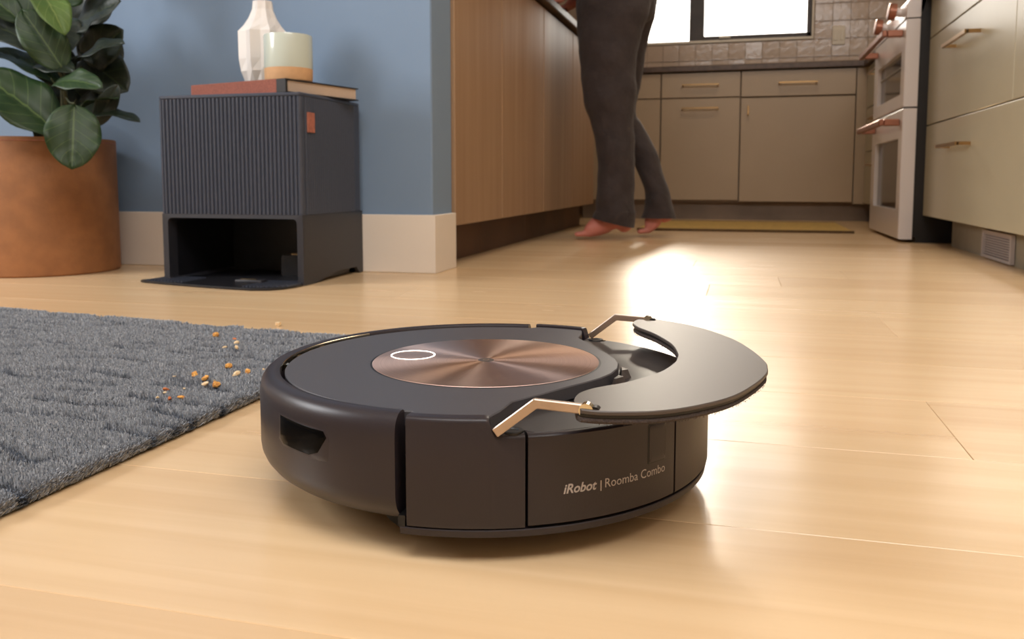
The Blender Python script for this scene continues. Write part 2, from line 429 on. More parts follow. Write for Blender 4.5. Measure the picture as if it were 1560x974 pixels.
# window
win = tag(bpy.data.objects.new('window_1', None), kind='structure'); link(win); win.location = (0, YB, 1.09)
def wpart(name, m, *boxes):
    bm = B()
    for b_ in boxes: box(bm, *b_, .002)
    o = obj(name, bm, m, win); o.location = (0, -YB, -1.09); return o
wpart('window_sill', M['plate_white'], (wx0, wx1 + .012, YB - .012, YB + .14, wz0 - .016, wz0))
wpart('window_jamb', M['plate_white'], (wx1, wx1 + .012, YB - .012, YB + .14, wz0, wz1), (wx0, wx1 + .012, YB - .012, YB + .14, wz1, wz1 + .012), (wx0 - .012, wx0, YB - .012, YB + .14, wz0, wz1))
wpart('mullion', M['bronze'], (-.352, -.262, YB + .01, YB + .09, wz0, wz1))
wpart('sash_rail', M['bronze'], (-.30, wx1, YB + .02, YB + .06, wz0, wz0 + .030), (wx1 - .026, wx1, YB + .02, YB + .06, wz0, wz1), (-.30, wx1, YB + .02, YB + .06, wz1 - .03, wz1))
wpart('latch', M['plate_white'], (-.17, -.10, YB + .005, YB + .022, wz0 + .012, wz0 + .026))
wpart('pane', M['glass'], (-.264, wx1 - .024, YB + .038, YB + .042, wz0 + .028, wz1 - .028))
wpart('pane', M['glass'], (wx0, -.352, YB + .048, YB + .052, wz0, wz1))

# ================================================================== kitchen cabinets
def bar_handle(parent, p0, p1, out, m=None, r=.0036, name='handle'):
    """bar pull between two points standing off along 'out'"""
    m = m or M['brass']; bm = B(); p0, p1, out = Vector(p0), Vector(p1), Vector(out)
    d = (p1 - p0).normalized()
    side = d.cross(out.normalized())
    def bar(a, b, w1, w2, h1, h2):
        loft(bm, [[q + w1 * i + w2 * j for i, j in ((1, 1), (1, -1), (-1, -1), (-1, 1))] for q in (a, b)])
    o_ = out.normalized()
    bar(p0 + out, p1 + out, o_ * r, side * r, 0, 0)
    bar(p0 + d * r, p0 + d * r + out, d * r, side * r, 0, 0); bar(p1 - d * r, p1 - d * r + out, d * r, side * r, 0, 0)
    return obj(name, bm, m, parent)

# --- long run of brown fronts on the left
segs = [(2.083, 2.53, 'brown wood-fronted cabinet unit directly against the end of the blue wall'),
        (2.53, 3.09, 'brown wood-fronted cabinet unit, second from the blue wall, in the left-hand run'),
        (3.09, 3.64, 'brown wood-fronted cabinet unit, third from the blue wall, before the standing person'),
        (3.64, 4.19, 'brown wood-fronted cabinet unit at the far end of the left run, behind the legs')]
for a, b, lb in segs:
    t = thing('base_cabinet', lb, 'cabinet', (-1.0, (a + b) / 2, 0), 'brown cabinets along the left of the kitchen')
    lx = lambda o: setattr(o, 'location', (1.0, -(a + b) / 2, 0)) or o
    lx(obj('body', box(B(), -1.32, -.736, a + .001, b - .001, .105, .858), M['island_toe'], t))
    lx(obj('door', box(B(), -.735, -.715, a + .0035, b - .0035, .108, .850, .002), M['island'], t))
    lx(obj('toe_kick', box(B(), -1.30, -.785, a + .001, b - .001, 0, .105), M['island_toe'], t))
ct = tag(obj('countertop', box(B(), -1.36, -.69, 2.083, 4.21, .859, .889, .004, 2), M['dark_counter'], loc=(0, 0, 0)), 'dark countertop on the brown cabinets where the person leans', 'countertop')

# --- back run, greige
def unit_back(x0, x1, lb, parts):
    t = thing('base_cabinet', lb, 'cabinet', ((x0 + x1) / 2, 5.2, 0), 'greige cabinets below the window')
    off = (-(x0 + x1) / 2, -5.2, 0)
    obj('body', box(B(), x0 + .001, x1 - .001, 4.972, 5.55, .10, .826), M['toe'], t).location = off
    obj('toe_kick', box(B(), x0, x1 if x1 < .5 else .694, 5.012, 5.5, 0, .10), M['toe'], t).location = off
    for kind, z0, z1, h in parts:
        p = obj(kind, box(B(), x0 + .0035, x1 - .0035, 4.95, 4.970, z0, z1, .0015), M['greige'], t); p.location = off
        if h == 'bar':
            xm = (h_c.get((x0, z0)) or (x0 + x1) / 2)
            bar_handle(p, (xm - .1, 4.95, (z0 + z1) / 2 if kind == 'drawer_front' else z1 - .055), (xm + .1, 4.95, (z0 + z1) / 2 if kind == 'drawer_front' else z1 - .055), (0, -.032, 0))
        if h == 'knob':
            bar_handle(p, (x0 + .042, 4.95, .583), (x0 + .042, 4.95, .632), (0, -.03, 0))
h_c = {}
unit_back(-.92, -.464, 'greige cabinet unit left of the window side, mostly behind the legs', [('drawer_front', .686, .822, None), ('door', .112, .680, None)])
unit_back(-.464, -.027, 'greige cabinet unit with two horizontal brass pulls, just right of the legs', [('drawer_front', .686, .822, 'bar'), ('door', .112, .680, 'bar')])
unit_back(-.027, .572, 'wide greige cabinet unit with a small upright brass pull, beside the oven corner', [('drawer_front', .684, .822, 'bar'), ('door', .105, .676, 'knob')])
t = tag(obj('corner_filler', box(B(), .574, .640, 4.956, 4.985, .095, .826), M['greige']), 'narrow greige filler strip in the corner behind the white range', 'panel')
ct2 = tag(obj('countertop', prism(B(), [(-.95, 4.925), (.602, 4.925), (.602, 4.085), (1.29, 4.085), (1.29, 5.552), (-.95, 5.552)], .828, .860, .003), M['dark_counter']), 'thin dark countertop under the window, above the greige cabinets', 'countertop')

# --- right corner drawers behind the range
t = thing('base_cabinet', 'narrow pale drawer stack squeezed between the white range and the back corner', 'cabinet', (.9, 4.5, 0), 'pale cabinets on the right')
off = (-.9, -4.5, 0)
obj('body', box(B(), .643, 1.28, 4.09, 4.93, .10, .826), M['toe'], t).location = off
obj('toe_kick', box(B(), .695, 1.28, 4.09, 4.93, 0, .10), M['toe'], t).location = off
for z0, z1 in ((.10, .37), (.374, .60), (.604, .822)):
    p = obj('drawer_front', box(B(), .622, .642, 4.093, 4.928, z0, z1, .0015), M['greige_right'], t); p.location = off
    bar_handle(p, (.622, 4.38, z1 - .07), (.622, 4.64, z1 - .07), (-.035, 0, 0))

# --- right run near the camera: upper drawers split, one full-width bottom drawer
t = thing('base_cabinet', 'pale sage drawer cabinet with brass bar pulls, nearest the camera beside the range', 'cabinet', (.95, 2.3, 0), 'pale cabinets on the right')
off = (-.95, -2.3, 0)
obj('body', box(B(), .642, 1.28, 1.251, 3.327, .099, .86), M['toe'], t).location = off
obj('toe_kick', box(B(), .688, 1.28, 1.251, 3.187, 0, .099), M['toe_right'], t).location = off
for y0, y1, z0, z1, hs in ((1.25, 3.328, .099, .4145, ((2.70, 2.965, .330), (1.5, 1.8, .330))), (2.322, 3.328, .4185, .7175, ((2.645, 2.94, .636),)), (1.25, 2.322, .4185, .7175, ((1.63, 1.94, .636),)),
                           (2.322, 3.328, .7215, .856, ()), (1.25, 2.322, .7215, .856, ())):
    p = obj('drawer_front', box(B(), .62, .641, y0 + .002, y1 - .002, z0, z1, .0015), M['greige_right'], t); p.location = off
    for ha, hb_, hz in hs: bar_handle(p, (.62, ha, hz), (.62, hb_, hz), (-.036, 0, 0), r=.005)
tag(obj('countertop', box(B(), .60, 1.29, 1.24, 3.325, .861, .892, .004, 2), M['dark_counter']), 'countertop on the pale drawer cabinets nearest the camera, right side', 'countertop')
# toe-kick vent
t = thing('floor_vent', 'square pale vent grille set in the toe kick at the right edge', 'vent', (.686, 2.62, 0))
off = (-.686, -2.62, 0)
bm = B()
for a in ((2.48, 2.765, .004, .012), (2.48, 2.765, .074, .082), (2.48, 2.492, .012, .074), (2.753, 2.765, .012, .074)): box(bm, .676, .686, *a)
obj('frame', bm, M['vent'], t).location = off
obj('backing', box(B(), .684, .6865, 2.492, 2.753, .012, .074), M['vent_dark'], t).location = off
for k in range(9): obj('slat', box(B(), .679, .684, 2.492, 2.753, .0155 + k * .0068, .0185 + k * .0068), M['vent'], t).location = off

# wall plate
t = thing('light_switch', 'white double switch plate on the tiled wall right of the window', 'switch', (.53, YB - .008, 1.09))
obj('plate', box(B(), -.037, .037, -.008, 0, -.056, .056, .003), M['plate_white'], t)
for s in (-.018, .018): obj('rocker', box(B(), s - .011, s + .011, -.013, -.008, -.032, .032, .002), M['plate_white'], t)

# --- range
t = thing('kitchen_range', 'white double-oven range with copper handles and knobs', 'oven', (.9, 3.7, 0)); off = (-.9, -3.7, 0)
def rp(name, bm, m, parent=None, smooth=None):
    o = obj(name, bm, m, parent or t, smooth)
    if parent is None: o.location = off
    return o
RY0, RY1 = 3.332, 4.078
rp('body', box(B(), .5885, 1.25, RY0, RY1, .02, .90), M['oven_black'])
rp('plinth', box(B(), .60, 1.25, RY0 + .001, RY1, 0, .02), M['oven_black'])
def oven_door(z0, z1, w0, w1, racks):
    bm = B(); A0, A1 = RY0, RY1 - .01; wy0, wy1 = 3.405, 3.975
    fx, bx = .542, .588
    outer = [(A0, z0), (A1, z0), (A1, z1), (A0, z1)]; inner = [(wy0, w0), (wy1, w0), (wy1, w1), (wy0, w1)]
    loft(bm, [[(bx, *p) for p in outer], [(fx + .003, *p) for p in outer],
              [(fx, p[0] + (.003 if i in (0, 3) else -.003), p[1] + (.003 if i < 2 else -.003)) for i, p in enumerate(outer)],
              [(fx, *p) for p in inner], [(fx + .018, *p) for p in inner]], cap=False)
    d = rp('oven_door', bm, M['enamel'])
    rp('oven_window', box(B(), fx + .016, fx + .020, wy0, wy1, w0, w1), M['oven_glass'], d)
    for z in racks: rp('rack', box(B(), fx + .012, fx + .0155, wy0 + .003, wy1 - .003, z - .003, z + .003), M['rack'], d)
    return d
d1 = oven_door(.4855, .792, .535, .690, [.640])
d2 = oven_door(.012, .4795, .116, .376, [])
def oven_handle(d, z):
    bm = B()
    box(bm, .470, .488, 3.38, 4.02, z - .011, z + .011, .003)
    for y in (3.40, 3.985): box(bm, .488, .5415, y - .018, y + .018, z - .012, z + .012, .003)
    rp('handle', bm, M['copper'], d)
oven_handle(d1, .752); oven_handle(d2, .434)
bm = B(); loft(bm, [[(.542, y, .797), (.588, y, .797), (.62, y, .905), (.585, y, .905), (.545, y, .85)] for y in (RY0, RY1 - .008)]); rp('control_panel', bm, M['enamel'])
for k, y in enumerate((3.47, 3.80)):
    bm = B(); ax = Vector((-1, 0, .12)).normalized(); c0 = Vector((.552, y, .838))
    def cylr(bm, c, ax, r, L_, n=20):
        a = ax.cross(Vector((0, 1, 0))).normalized(); b = ax.cross(a)
        loft(bm, [[c + ax * s + (a * math.cos(2 * PI * i / n) + b * math.sin(2 * PI * i / n)) * rr for i in range(n)] for s, rr in ((0, r), (L_ * .1, r), (L_ * .92, r), (L_, r * .9))])
    cylr(bm, c0, ax, .016, .03); st = rp('knob_stem', bm, M['enamel'], None, 40)
    bm = B(); cylr(bm, c0 + ax * .026, ax, .031, .026); rp('knob', bm, M['copper'], None, 40)
rp('cooktop', box(B(), .59, 1.25, RY0, RY1 - .008, .905, .915, .002), M['oven_black'])
for y in (3.5, 3.71, 3.9):
    bm = B()
    for x in (.68, .86, 1.04): box(bm, x - .006, x + .006, y - .09, y + .09, .93, .94)
    box(bm, .64, 1.1, y - .006, y + .006, .93, .94)
    for x in (.65, 1.09): box(bm, x - .006, x + .006, y - .006, y + .006, .915, .93)
    rp('grate', bm, M['oven_black'])

# --- mustard floor mat
t = thing('kitchen_mat', 'flat mustard yellow mat on the floor along the back cabinets', 'mat', (0, 4.2, 0))
o = obj('weave', box(B(), -.455, .452, -.35, .40, 0, .010, .002), M['mat_yellow'], t)
bm = B(); box(bm, -.458, .455, -.364, -.35, 0, .011, .002); obj('binding', bm, M['mat_edge'], t)
bm = B(); box(bm, -.458, .455, .40, .414, 0, .011, .002); obj('binding', bm, M['mat_edge'], t)

# ================================================================== robot vacuum
CX, CY = -.189, .622
rob = thing('robot_vacuum', 'round black robot vacuum and mop with its crescent mop arm lifted', 'robot vacuum', (CX, CY, 0))
def rb(name, bm, m, smooth=35, parent=None): return obj(name, bm, m, parent or rob, smooth)
# chassis
bm = B(); lathe(bm, [(.05, .0085), (.125, .0085), (.142, .016), (.1505, .024), (.1505, .07), (.148, .0765), (.05, .0768)], 96); rb('chassis', bm, M['black'])
bump_prof = [(.1532, .060), (.1532, .0868), (.1540, .0882), (.1560, .0890), (.1590, .0889), (.1620, .0879), (.1645, .0860), (.1664, .0832), (.1676, .0795), (.168, .075), (.168, .040),
             (.1674, .0355), (.1655, .0310), (.162, .0265), (.1575, .0230), (.1530, .0212), (.1515, .0212), (.1515, .060)]
bm = B(); arc_panel(bm, bump_prof, 91.7, 268.2, 110)
bumper = rb('bumper', bm, M['robot'])
# side panels, stepping down to the deck near the arm pivots
def side_prof(a):
    d = abs(a)
    s = min(1, max(0, (d - 71.2) / 1.6)); s = s * s * (3 - 2 * s)
    zt = .0786 + (.0886 - .0786) * s
    ri = .1590
    return [(ri, .0225), (ri, zt - .0006), (ri + .0006, zt), (.1648, zt), (.1664, zt - .0004), (.1675, zt - .0014), (.168, zt - .003), (.168, .0245), (.1672, .0225)]
for s in (-1, 1):
    bm = B(); arc_panel(bm, side_prof, s * 89.4, s * 65.35, 40); rb('side_panel', bm, M['robot'])
# skirt
bm = B(); arc_panel(bm, [(.150, .014), (.150, .0215), (.1668, .0215), (.1672, .0208), (.1664, .0168), (.160, .014)], -91, 91, 72); rb('skirt', bm, M['robot'])
# seam filler lip under the bumper gap
bm = B(); arc_panel(bm, [(.155, .0215), (.155, .028), (.1665, .028), (.1670, .0215)], -91.4, -89.9, 3); rb('seam_foot', bm, M['black'])
# rear bin
def bin_prof(zt): return [(.152, .0235), (.152, zt - .0005), (.1655, zt), (.1672, zt - .0006), (.168, zt - .0016), (.168, .0245), (.1674, .0235)]
bm = B(); arc_panel(bm, bin_prof(.0784), -64.75, -27.0, 40); binp = rb('water_tank', bm, M['robot'])
bm = B(); arc_panel(bm, bin_prof(.0784), -26.3, 64.75, 70); rb('rear_panel', bm, M['robot'])
# button of the tank
def cyl_patch(bm, pts, r, d=.0012):
    """flat outline in (angle, z) wrapped on the cylinder, given thickness d inwards"""
    c = (sum(p[0] for p in pts) / len(pts), sum(p[1] for p in pts) / len(pts)); rings = []
    for s, rr in ((1, r - d), (1, r - .0002), (.97, r), (.66, r), (.33, r), (.02, r)):
        rings.append([(rr * math.cos(R_(c[0] + (p[0] - c[0]) * s)), rr * math.sin(R_(c[0] + (p[0] - c[0]) * s)), c[1] + (p[1] - c[1]) * s) for p in pts])
    loft(bm, rings, cap=True); return bm
def rrect(x0, x1, y0, y1, rx, ry, n=5):
    out = []
    for cx_, cy_, a in ((x1 - rx, y1 - ry, 0), (x0 + rx, y1 - ry, 90), (x0 + rx, y0 + ry, 180), (x1 - rx, y0 + ry, 270)):
        for k in range(n + 1):
            t_ = R_(a + 90 * k / n); out.append((cx_ + rx * math.cos(t_), cy_ + ry * math.sin(t_)))
    return out
def dens(pts, n=4):
    out = []
    for i in range(len(pts)):
        a, b = pts[i], pts[(i + 1) % len(pts)]
        for k in range(n): out.append((a[0] + (b[0] - a[0]) * k / n, a[1] + (b[1] - a[1]) * k / n))
    return out
bm = B(); cyl_patch(bm, dens(rrect(-36.4, -30.4, .0488, .0745, .4, .0012)), .16825, .0012); fr = rb('button_seam', bm, M['black'], 35, binp)
bm = B(); cyl_patch(bm, dens(rrect(-36.05, -30.75, .0500, .0735, .35, .001)), .1686, .0012); rb('release_button', bm, M['robot'], 35, binp)
# camera window in the bumper
cw = [(-126.0, .0735), (-109.6, .0722), (-108.7, .0685), (-111.4, .0578), (-114.4, .0548), (-124.6, .0552), (-126.2, .0580)]
bm = B(); cyl_patch(bm, dens(cw, 5), .1683, .002); rb('camera_window', bm, M['gloss_black'], 35, bumper)
cw2 = [(-127.0, .0747), (-109.2, .0735), (-107.7, .0685), (-108.2, .0536), (-110.8, .0526), (-125.0, .0538), (-127.2, .0570)]
bm = B(); cyl_patch(bm, dens(cw2, 5), .16808, .002); rb('camera_bezel', bm, M['robot'], 35, bumper)
# top plate
def P(r, a): return (r * math.cos(R_(a)), r * math.sin(R_(a)))
half = [P(.102, 0), P(.1018, -10), P(.1010, -20), P(.1003, -30), P(.1010, -38), P(.1045, -46), P(.1107, -54), P(.1165, -60), P(.1240, -65.5), P(.1440, -69.6), P(.1568, -72.4)]
arc1 = [P(.1573, -72.8 - k * 1.2) for k in range(14)] + [P(.1505, -90.5 - k * 2.2) for k in range(41)]
lower = half + arc1 + [P(.1505, -180)]
pts = lower + [(p[0], -p[1]) for p in lower[::-1][1:-1]]
bm = B(); prism(bm, pts, .0770, .0868, .0007); rb('top_plate', bm, M['robot_plate'], 25)
bm = B(); lathe(bm, [(.0872, .0860), (.0872, .08686), (.0884, .08686), (.0884, .0860)], 128, cap=False); rb('disc_groove', bm, M['black'], 35)
bm = B(); lathe(bm, [(.0868, .0860), (.0868, .0870), (.0866, .0872), (.012, .0872)], 160); disc = rb('copper_disc', bm, M['disc'], 35)
bm = B(); lathe(bm, [(.0062, .0868), (.0062, .08735), (.0058, .08745), (.001, .08745)], 40); rb('centre_cap', bm, M['robot_pad'], 35, disc)
bm = B()
ring_o = [(.0026 * math.cos(2 * PI * i / 20), .0026 * math.sin(2 * PI * i / 20)) for i in range(20)]
loft(bm, [[(x * s, y * s, z) for x, y in ring_o] for s, z in ((1, .0874), (1, .0876), (.6, .0876), (.6, .0874))], cap=False)
rb('emblem', bm, M['nickel'], None, disc)
bm = B(); lathe(bm, [(.0176, .0870), (.0176, .08745), (.0171, .08755), (.0166, .08745), (.0166, .0870)], 64, c=(-.0615, .003), cap=False); rb('light_ring', bm, M['led'], 35, disc)
# chrome bits added to imitate bright glints in the groove on the left
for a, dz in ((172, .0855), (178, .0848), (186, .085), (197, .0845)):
    bm = B(); arc_panel(bm, [(.1507, dz - .004), (.1507, dz), (.1530, dz + .001), (.1530, dz - .004)], a - 1.2, a + 1.2, 3); rb('groove_glint', bm, M['chrome'], None)
bm = B(); arc_panel(bm, [(.1530, .083), (.1530, .0880), (.1535, .0883), (.1535, .083)], 150, 205, 40); rb('groove_glint_strip', bm, M['chrome'], 35)
# deck behind the plate
bm = B()
nr, na = 10, 72; rings = []
for i in range(na + 1):
    a = -71 + 142 * i / na
    rings.append([(r * math.cos(R_(a)), r * math.sin(R_(a)), z) for r, z in ((.09, .070), (.0975, .0745), (.104, .0765), (.112, .0775), (.125, .0782), (.145, .0786), (.1585 if abs(a) > 65 else .1640, .0785), (.1587 if abs(a) > 65 else .1646, .0778), (.1587 if abs(a) > 65 else .1646, .070))])
loft(bm, rings); rb('rear_deck', bm, M['robot_deck'], 30)
bm = B(); loft(bm, [[(.1, -.022, .0765), (.104, -.026, .0765), (.111, -.012, .0765), (.104, -.004, .0765)], [(.102, -.020, .0835), (.104, -.022, .0838), (.108, -.012, .0835), (.104, -.008, .0835)]]); rb('deck_catch', bm, M['robot_pad'], None)
bm = B(); loft(bm, [[(.1, .022, .0765), (.104, .026, .0765), (.111, .012, .0765), (.104, .004, .0765)], [(.102, .020, .0835), (.104, .022, .0838), (.108, .012, .0835), (.104, .008, .0835)]]); rb('deck_catch', bm, M['robot_pad'], None)
# arms
for s in (-1, 1):
    bm = B(); flat_bar(bm, [(.0535, s * .1585, .0800), (.0775, s * .1585, .0992), (.1065, s * .1585, .0978)], .0036, .0056); arm = rb('mop_arm', bm, M['nickel'] , None)
    bm = B(); sweep(bm, [(.107, s * .1560, .0975), (.107, s * .1615, .0975)], .0042, 16); rb('arm_hinge', bm, M['chrome'], 40, arm)
    bm = B(); sweep(bm, [(.1115, s * .1545, .0965), (.1115, s * .1600, .0965)], .0034, 12); rb('hinge_pin', bm, M['black'], 40, arm)
    bm = B(); lathe(bm, [(.0068, .0760), (.0068, .0790), (.0062, .0796), (.0040, .0796), (.0034, .0790)], 28, c=(.0610, s * .1480)); rb('pivot_socket', bm, M['black'], 40)
# crescent mop pad
outer = [(.105, .163), (.1135, .1625), (.126, .158), (.146, .147), (.166, .126), (.186, .094), (.1995, .055), (.2075, .020), (.2085, 0)]
inner = [(.145, 0), (.1445, .015), (.139, .044), (.131, .066), (.119, .090), (.106, .108), (.0995, .120), (.0965, .131), (.0970, .145), (.100, .157)]
mir = lambda L: [(x, -y) for x, y in L]
o_all = catmull([Vector((x, y, 0)) for x, y in outer + mir(outer[:-1])[::-1]], 5)
i_all = catmull([Vector((x, y, 0)) for x, y in mir(inner)[::-1] + inner[1:]], 5)
loop = [(p.x, p.y) for p in o_all] + [(p.x, p.y) for p in i_all]
def tilt(bm):
    for v in bm.verts: v.co.z += .096 - .05 * (v.co.x - .16)
    return bm
def resample(pts, n):
    d = [0]
    for a, b in zip(pts, pts[1:]): d.append(d[-1] + (Vector(b) - Vector(a)).length)
    out = []
    for k in range(n):
        t_ = d[-1] * k / (n - 1); i = max(j for j in range(len(d) - 1) if d[j] <= t_ + 1e-12); f = (t_ - d[i]) / max(1e-9, d[i + 1] - d[i]); out.append(Vector(pts[i]).lerp(Vector(pts[i + 1]), f))
    return out
def crescent(z0, z1, bev, inset=0.0, n=90):
    O_ = resample([p.to_tuple() for p in o_all], n); I_ = resample([p.to_tuple() for p in i_all[::-1]], n); rings = []
    for k, (a, b) in enumerate(zip(O_, I_)):
        d = (b - a); L_ = d.length; d = d / L_; w_ = min(inset, L_ * .3); a2, b2 = a + d * w_, b - d * w_; bb = min(bev, L_ * .25)
        rings.append([(p.x, p.y, z) for p, z in ((a2 + d * bb, z1), (a2, z1 - bev), (a2, z0 + bev), (a2 + d * bb, z0), (b2 - d * bb, z0), (b2, z0 + bev), (b2, z1 - bev), (b2 - d * bb, z1))])
    return loft(B(), rings)
pad = rb('mop_plate', tilt(crescent(-.0026, .0, .0006)), M['robot_pad'], 30)
def shrink(lp, d):
    n = len(lp); out = []
    for i in range(n):
        a = Vector(lp[i - 1]); b = Vector(lp[(i + 1) % n]); t_ = (b - a).normalized(); out.append((lp[i][0] + t_.y * d, lp[i][1] - t_.x * d))
    return out
bm = tilt(crescent(-.0048, -.0026, .0004, .0016)); rb('pad_rim', bm, M['black'], 30, pad)
bm = tilt(crescent(-.0078, -.0048, .0011, .0008))
cloth = rb('mop_cloth', bm, M['pad_cloth'], 50, pad)
# frayed cloth fibres along the rim
bm = B(); rr_ = random.Random(3); lp = shrink(loop, .0012); lp = [(p[0], p[1]) for p in lp]
for i in range(len(lp)):
    a, b = Vector(lp[i - 1]), Vector(lp[i]); n_ = max(1, int((b - a).length / .0007))
    for k in range(n_):
        p = a.lerp(b, rr_.random()); z = .096 - .05 * (p.x - .16) - rr_.uniform(.0055, .0082); d = Vector((p.x - .1, p.y)).normalized() * rr_.uniform(-.0006, .0006)
        q = [bm.verts.new((p.x - .0003, p.y, z)), bm.verts.new((p.x + .0003, p.y + .0003, z)), bm.verts.new((p.x + d.x, p.y + d.y, z - rr_.uniform(.0003, .0010)))]
        bm.faces.new(q)
fz = rb('cloth_fibre', bm, M['pad_cloth'], None, pad); fz['kind'] = 'stuff'
# wheels
for s in (-1, 1):
    bm = B(); sweep(bm, [(-.005, s * .108, .034), (-.005, s * .128, .034)], .034, 28); rb('drive_wheel', bm, M['black'], 40)
bm = B(); sweep(bm, [(-.118, -.008, .013), (-.118, .008, .013)], .013, 18); rb('caster_wheel', bm, M['black'], 40)
# printed lettering wrapped on the tank
def text_arc(body, a0, a1, zb, cap_h, shear=0, bold=0):
    cu = bpy.data.curves.new('lettering', 'FONT'); cu.body = body; cu.size = 1; cu.shear = shear; cu.offset = bold; cu.resolution_u = 3
    tmp = bpy.data.objects.new('tmp', cu); scene.collection.objects.link(tmp)
    bpy.context.view_layer.update()
    me = bpy.data.meshes.new_from_object(tmp.evaluated_get(bpy.context.evaluated_depsgraph_get()))
    bpy.data.objects.remove(tmp); me.name = 'lettering'
    xs = [v.co.x for v in me.vertices]; x0, x1 = min(xs), max(xs); s = cap_h / .7
    for v in me.vertices:
        a = a0 + (a1 - a0) * (v.co.x - x0) / (x1 - x0); z = zb + v.co.y * s
        v.co = Vector((.16815 * math.cos(R_(a)), .16815 * math.sin(R_(a)), z))
    me.materials.append(M['print']); o = bpy.data.objects.new('lettering', me); link(o, binp); return o
text_arc('iRobot', -57.4, -49.9, .0412, .0056, .25, .022)
text_arc('|', -49.05, -48.8, .0412, .0050)
text_arc('Roomba Combo', -47.9, -30.6, .0412, .0056)

# ================================================================== dock
DX0, DX1, DY0, DY1 = -1.247, -.899, 1.628, 1.922
dock = thing('docking_station', 'tall black ribbed docking station beside the blue wall', 'docking station', ((DX0 + DX1) / 2, DY0, 0)); doff = (-(DX0 + DX1) / 2, -DY0, 0)
def dk(name, bm, m, smooth=None, parent=None):
    o = obj(name, bm, m, parent or dock, smooth)
    if parent is None: o.location = doff
    return o
def ribbed(front, nrib, p0, p1, nrm, depth=.0040):
    p0, p1, nrm = Vector(p0), Vector(p1), Vector(nrm); out = []
    for i in range(nrib):
        for t_, d in ((.10, 1), (.20, .25), (.32, 0), (.62, 0), (.74, .25), (.84, 1)):
            out.append(p0.lerp(p1, (i + t_) / nrib) - nrm * depth * d)
    return out
# counter-clockwise outline: front edge (left to right), rounded corner, right side, back, left side
def corner(cx_, cy_, r, a0, a1, n=5): return [Vector((cx_ + r * math.cos(R_(a0 + (a1 - a0) * k / n)), cy_ + r * math.sin(R_(a0 + (a1 - a0) * k / n)))) for k in range(n + 1)]
cr = .008
out = corner(DX0 + cr, DY0 + cr, cr, 180, 270)
out += ribbed(1, 34, (DX0 + .008, DY0), (DX1 - .010, DY0), (0, -1))
out += corner(DX1 - cr, DY0 + cr, cr, 270, 360)
out += ribbed(1, 26, (DX1, DY0 + .022), (DX1, DY1 - .035), (1, 0), .0034)
out += corner(DX1 - .015, DY1 - .015, .015, 0, 90)
out += corner(DX0 + .015, DY1 - .015, .015, 90, 180)
out += ribbed(1, 26, (DX0, DY1 - .035), (DX0, DY0 + .022), (-1, 0), .0022)
dk('ribbed_housing', prism(B(), [(p.x, p.y) for p in out], .1515, .4015), M['dock'])
plain = corner(DX0 + cr, DY0 + cr, cr, 180, 270) + corner(DX1 - cr, DY0 + cr, cr, 270, 360) + corner(DX1 - .015, DY1 - .015, .015, 0, 90) + corner(DX0 + .015, DY1 - .015, .015, 90, 180)
dk('lid', prism(B(), [(p.x, p.y) for p in plain], .4015, .4095, .002), M['dock'], 40)
# lower housing: front frame, side walls, roof, back
def rr2(x0, x1, z0, z1, r, n=6, y=0):
    o_ = []
    for cx_, cz_, a in ((x1 - r, z1 - r, 0), (x0 + r, z1 - r, 90), (x0 + r, z0 + r, 180), (x1 - r, z0 + r, 270)):
        for k in range(n + 1):
            t_ = R_(a + 90 * k / n); o_.append((cx_ + r * math.cos(t_), y, cz_ + r * math.sin(t_)))
    return o_
ox0, ox1, oz1 = -1.2315, -.9135, .1425
bm = B()
outer_l = rr2(DX0 + .001, DX1 - .001, .0005, .1512, .0008); inner_l = rr2(ox0, ox1, .003, oz1, .011)
loft(bm, [[(x, DY0 + .05, z) for x, _, z in outer_l], [(x, DY0 + .001, z) for x, _, z in outer_l], [(x, DY0, z) for x, _, z in inner_l], [(x, DY0 + .004, z) for x, _, z in inner_l], [(x, DY0 + .25, z) for x, _, z in inner_l]], cap=False)
bm.faces.new([v for v in list(bm.verts)[-len(inner_l):]])
bmesh.ops.recalc_face_normals(bm, faces=bm.faces)
dk('front_frame', bm, M['dock_base'], 40)
bm = B(); box(bm, ox0 + .001, ox1 - .001, DY0 + .03, DY0 + .248, .0035, oz1 - .002); bmesh.ops.reverse_faces(bm, faces=bm.faces)
bm.faces.ensure_lookup_table()
for f in [f for f in bm.faces if f.calc_center_median().y < DY0 + .031]: bm.faces.remove(f)
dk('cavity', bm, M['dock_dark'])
# right side wall with the cut foot notch
side = [(DY0 + .006, .0005), (1.682, .0005), (1.790, .0165), (1.886, .0165), (1.903, .0005), (DY1, .0005), (DY1, .1512), (DY0 + .006, .1512)]
bm = B(); loft(bm, [[(x, y, z) for y, z in side] for x in (DX1 - .010, DX1 - .0008)]); dk('side_wall', bm, M['dock_base'])
bm = B(); loft(bm, [[(x, y, z) for y, z in side] for x in (DX0 + .0008, DX0 + .010)]); dk('side_wall', bm, M['dock_base'])
bm = B(); box(bm, DX0 + .01, DX1 - .01, DY1 - .015, DY1 - .002, .0005, .1512); box(bm, DX0 + .01, DX1 - .01, DY0 + .05, DY1 - .002, .144, .1512); dk('back_wall', bm, M['dock_dark'])
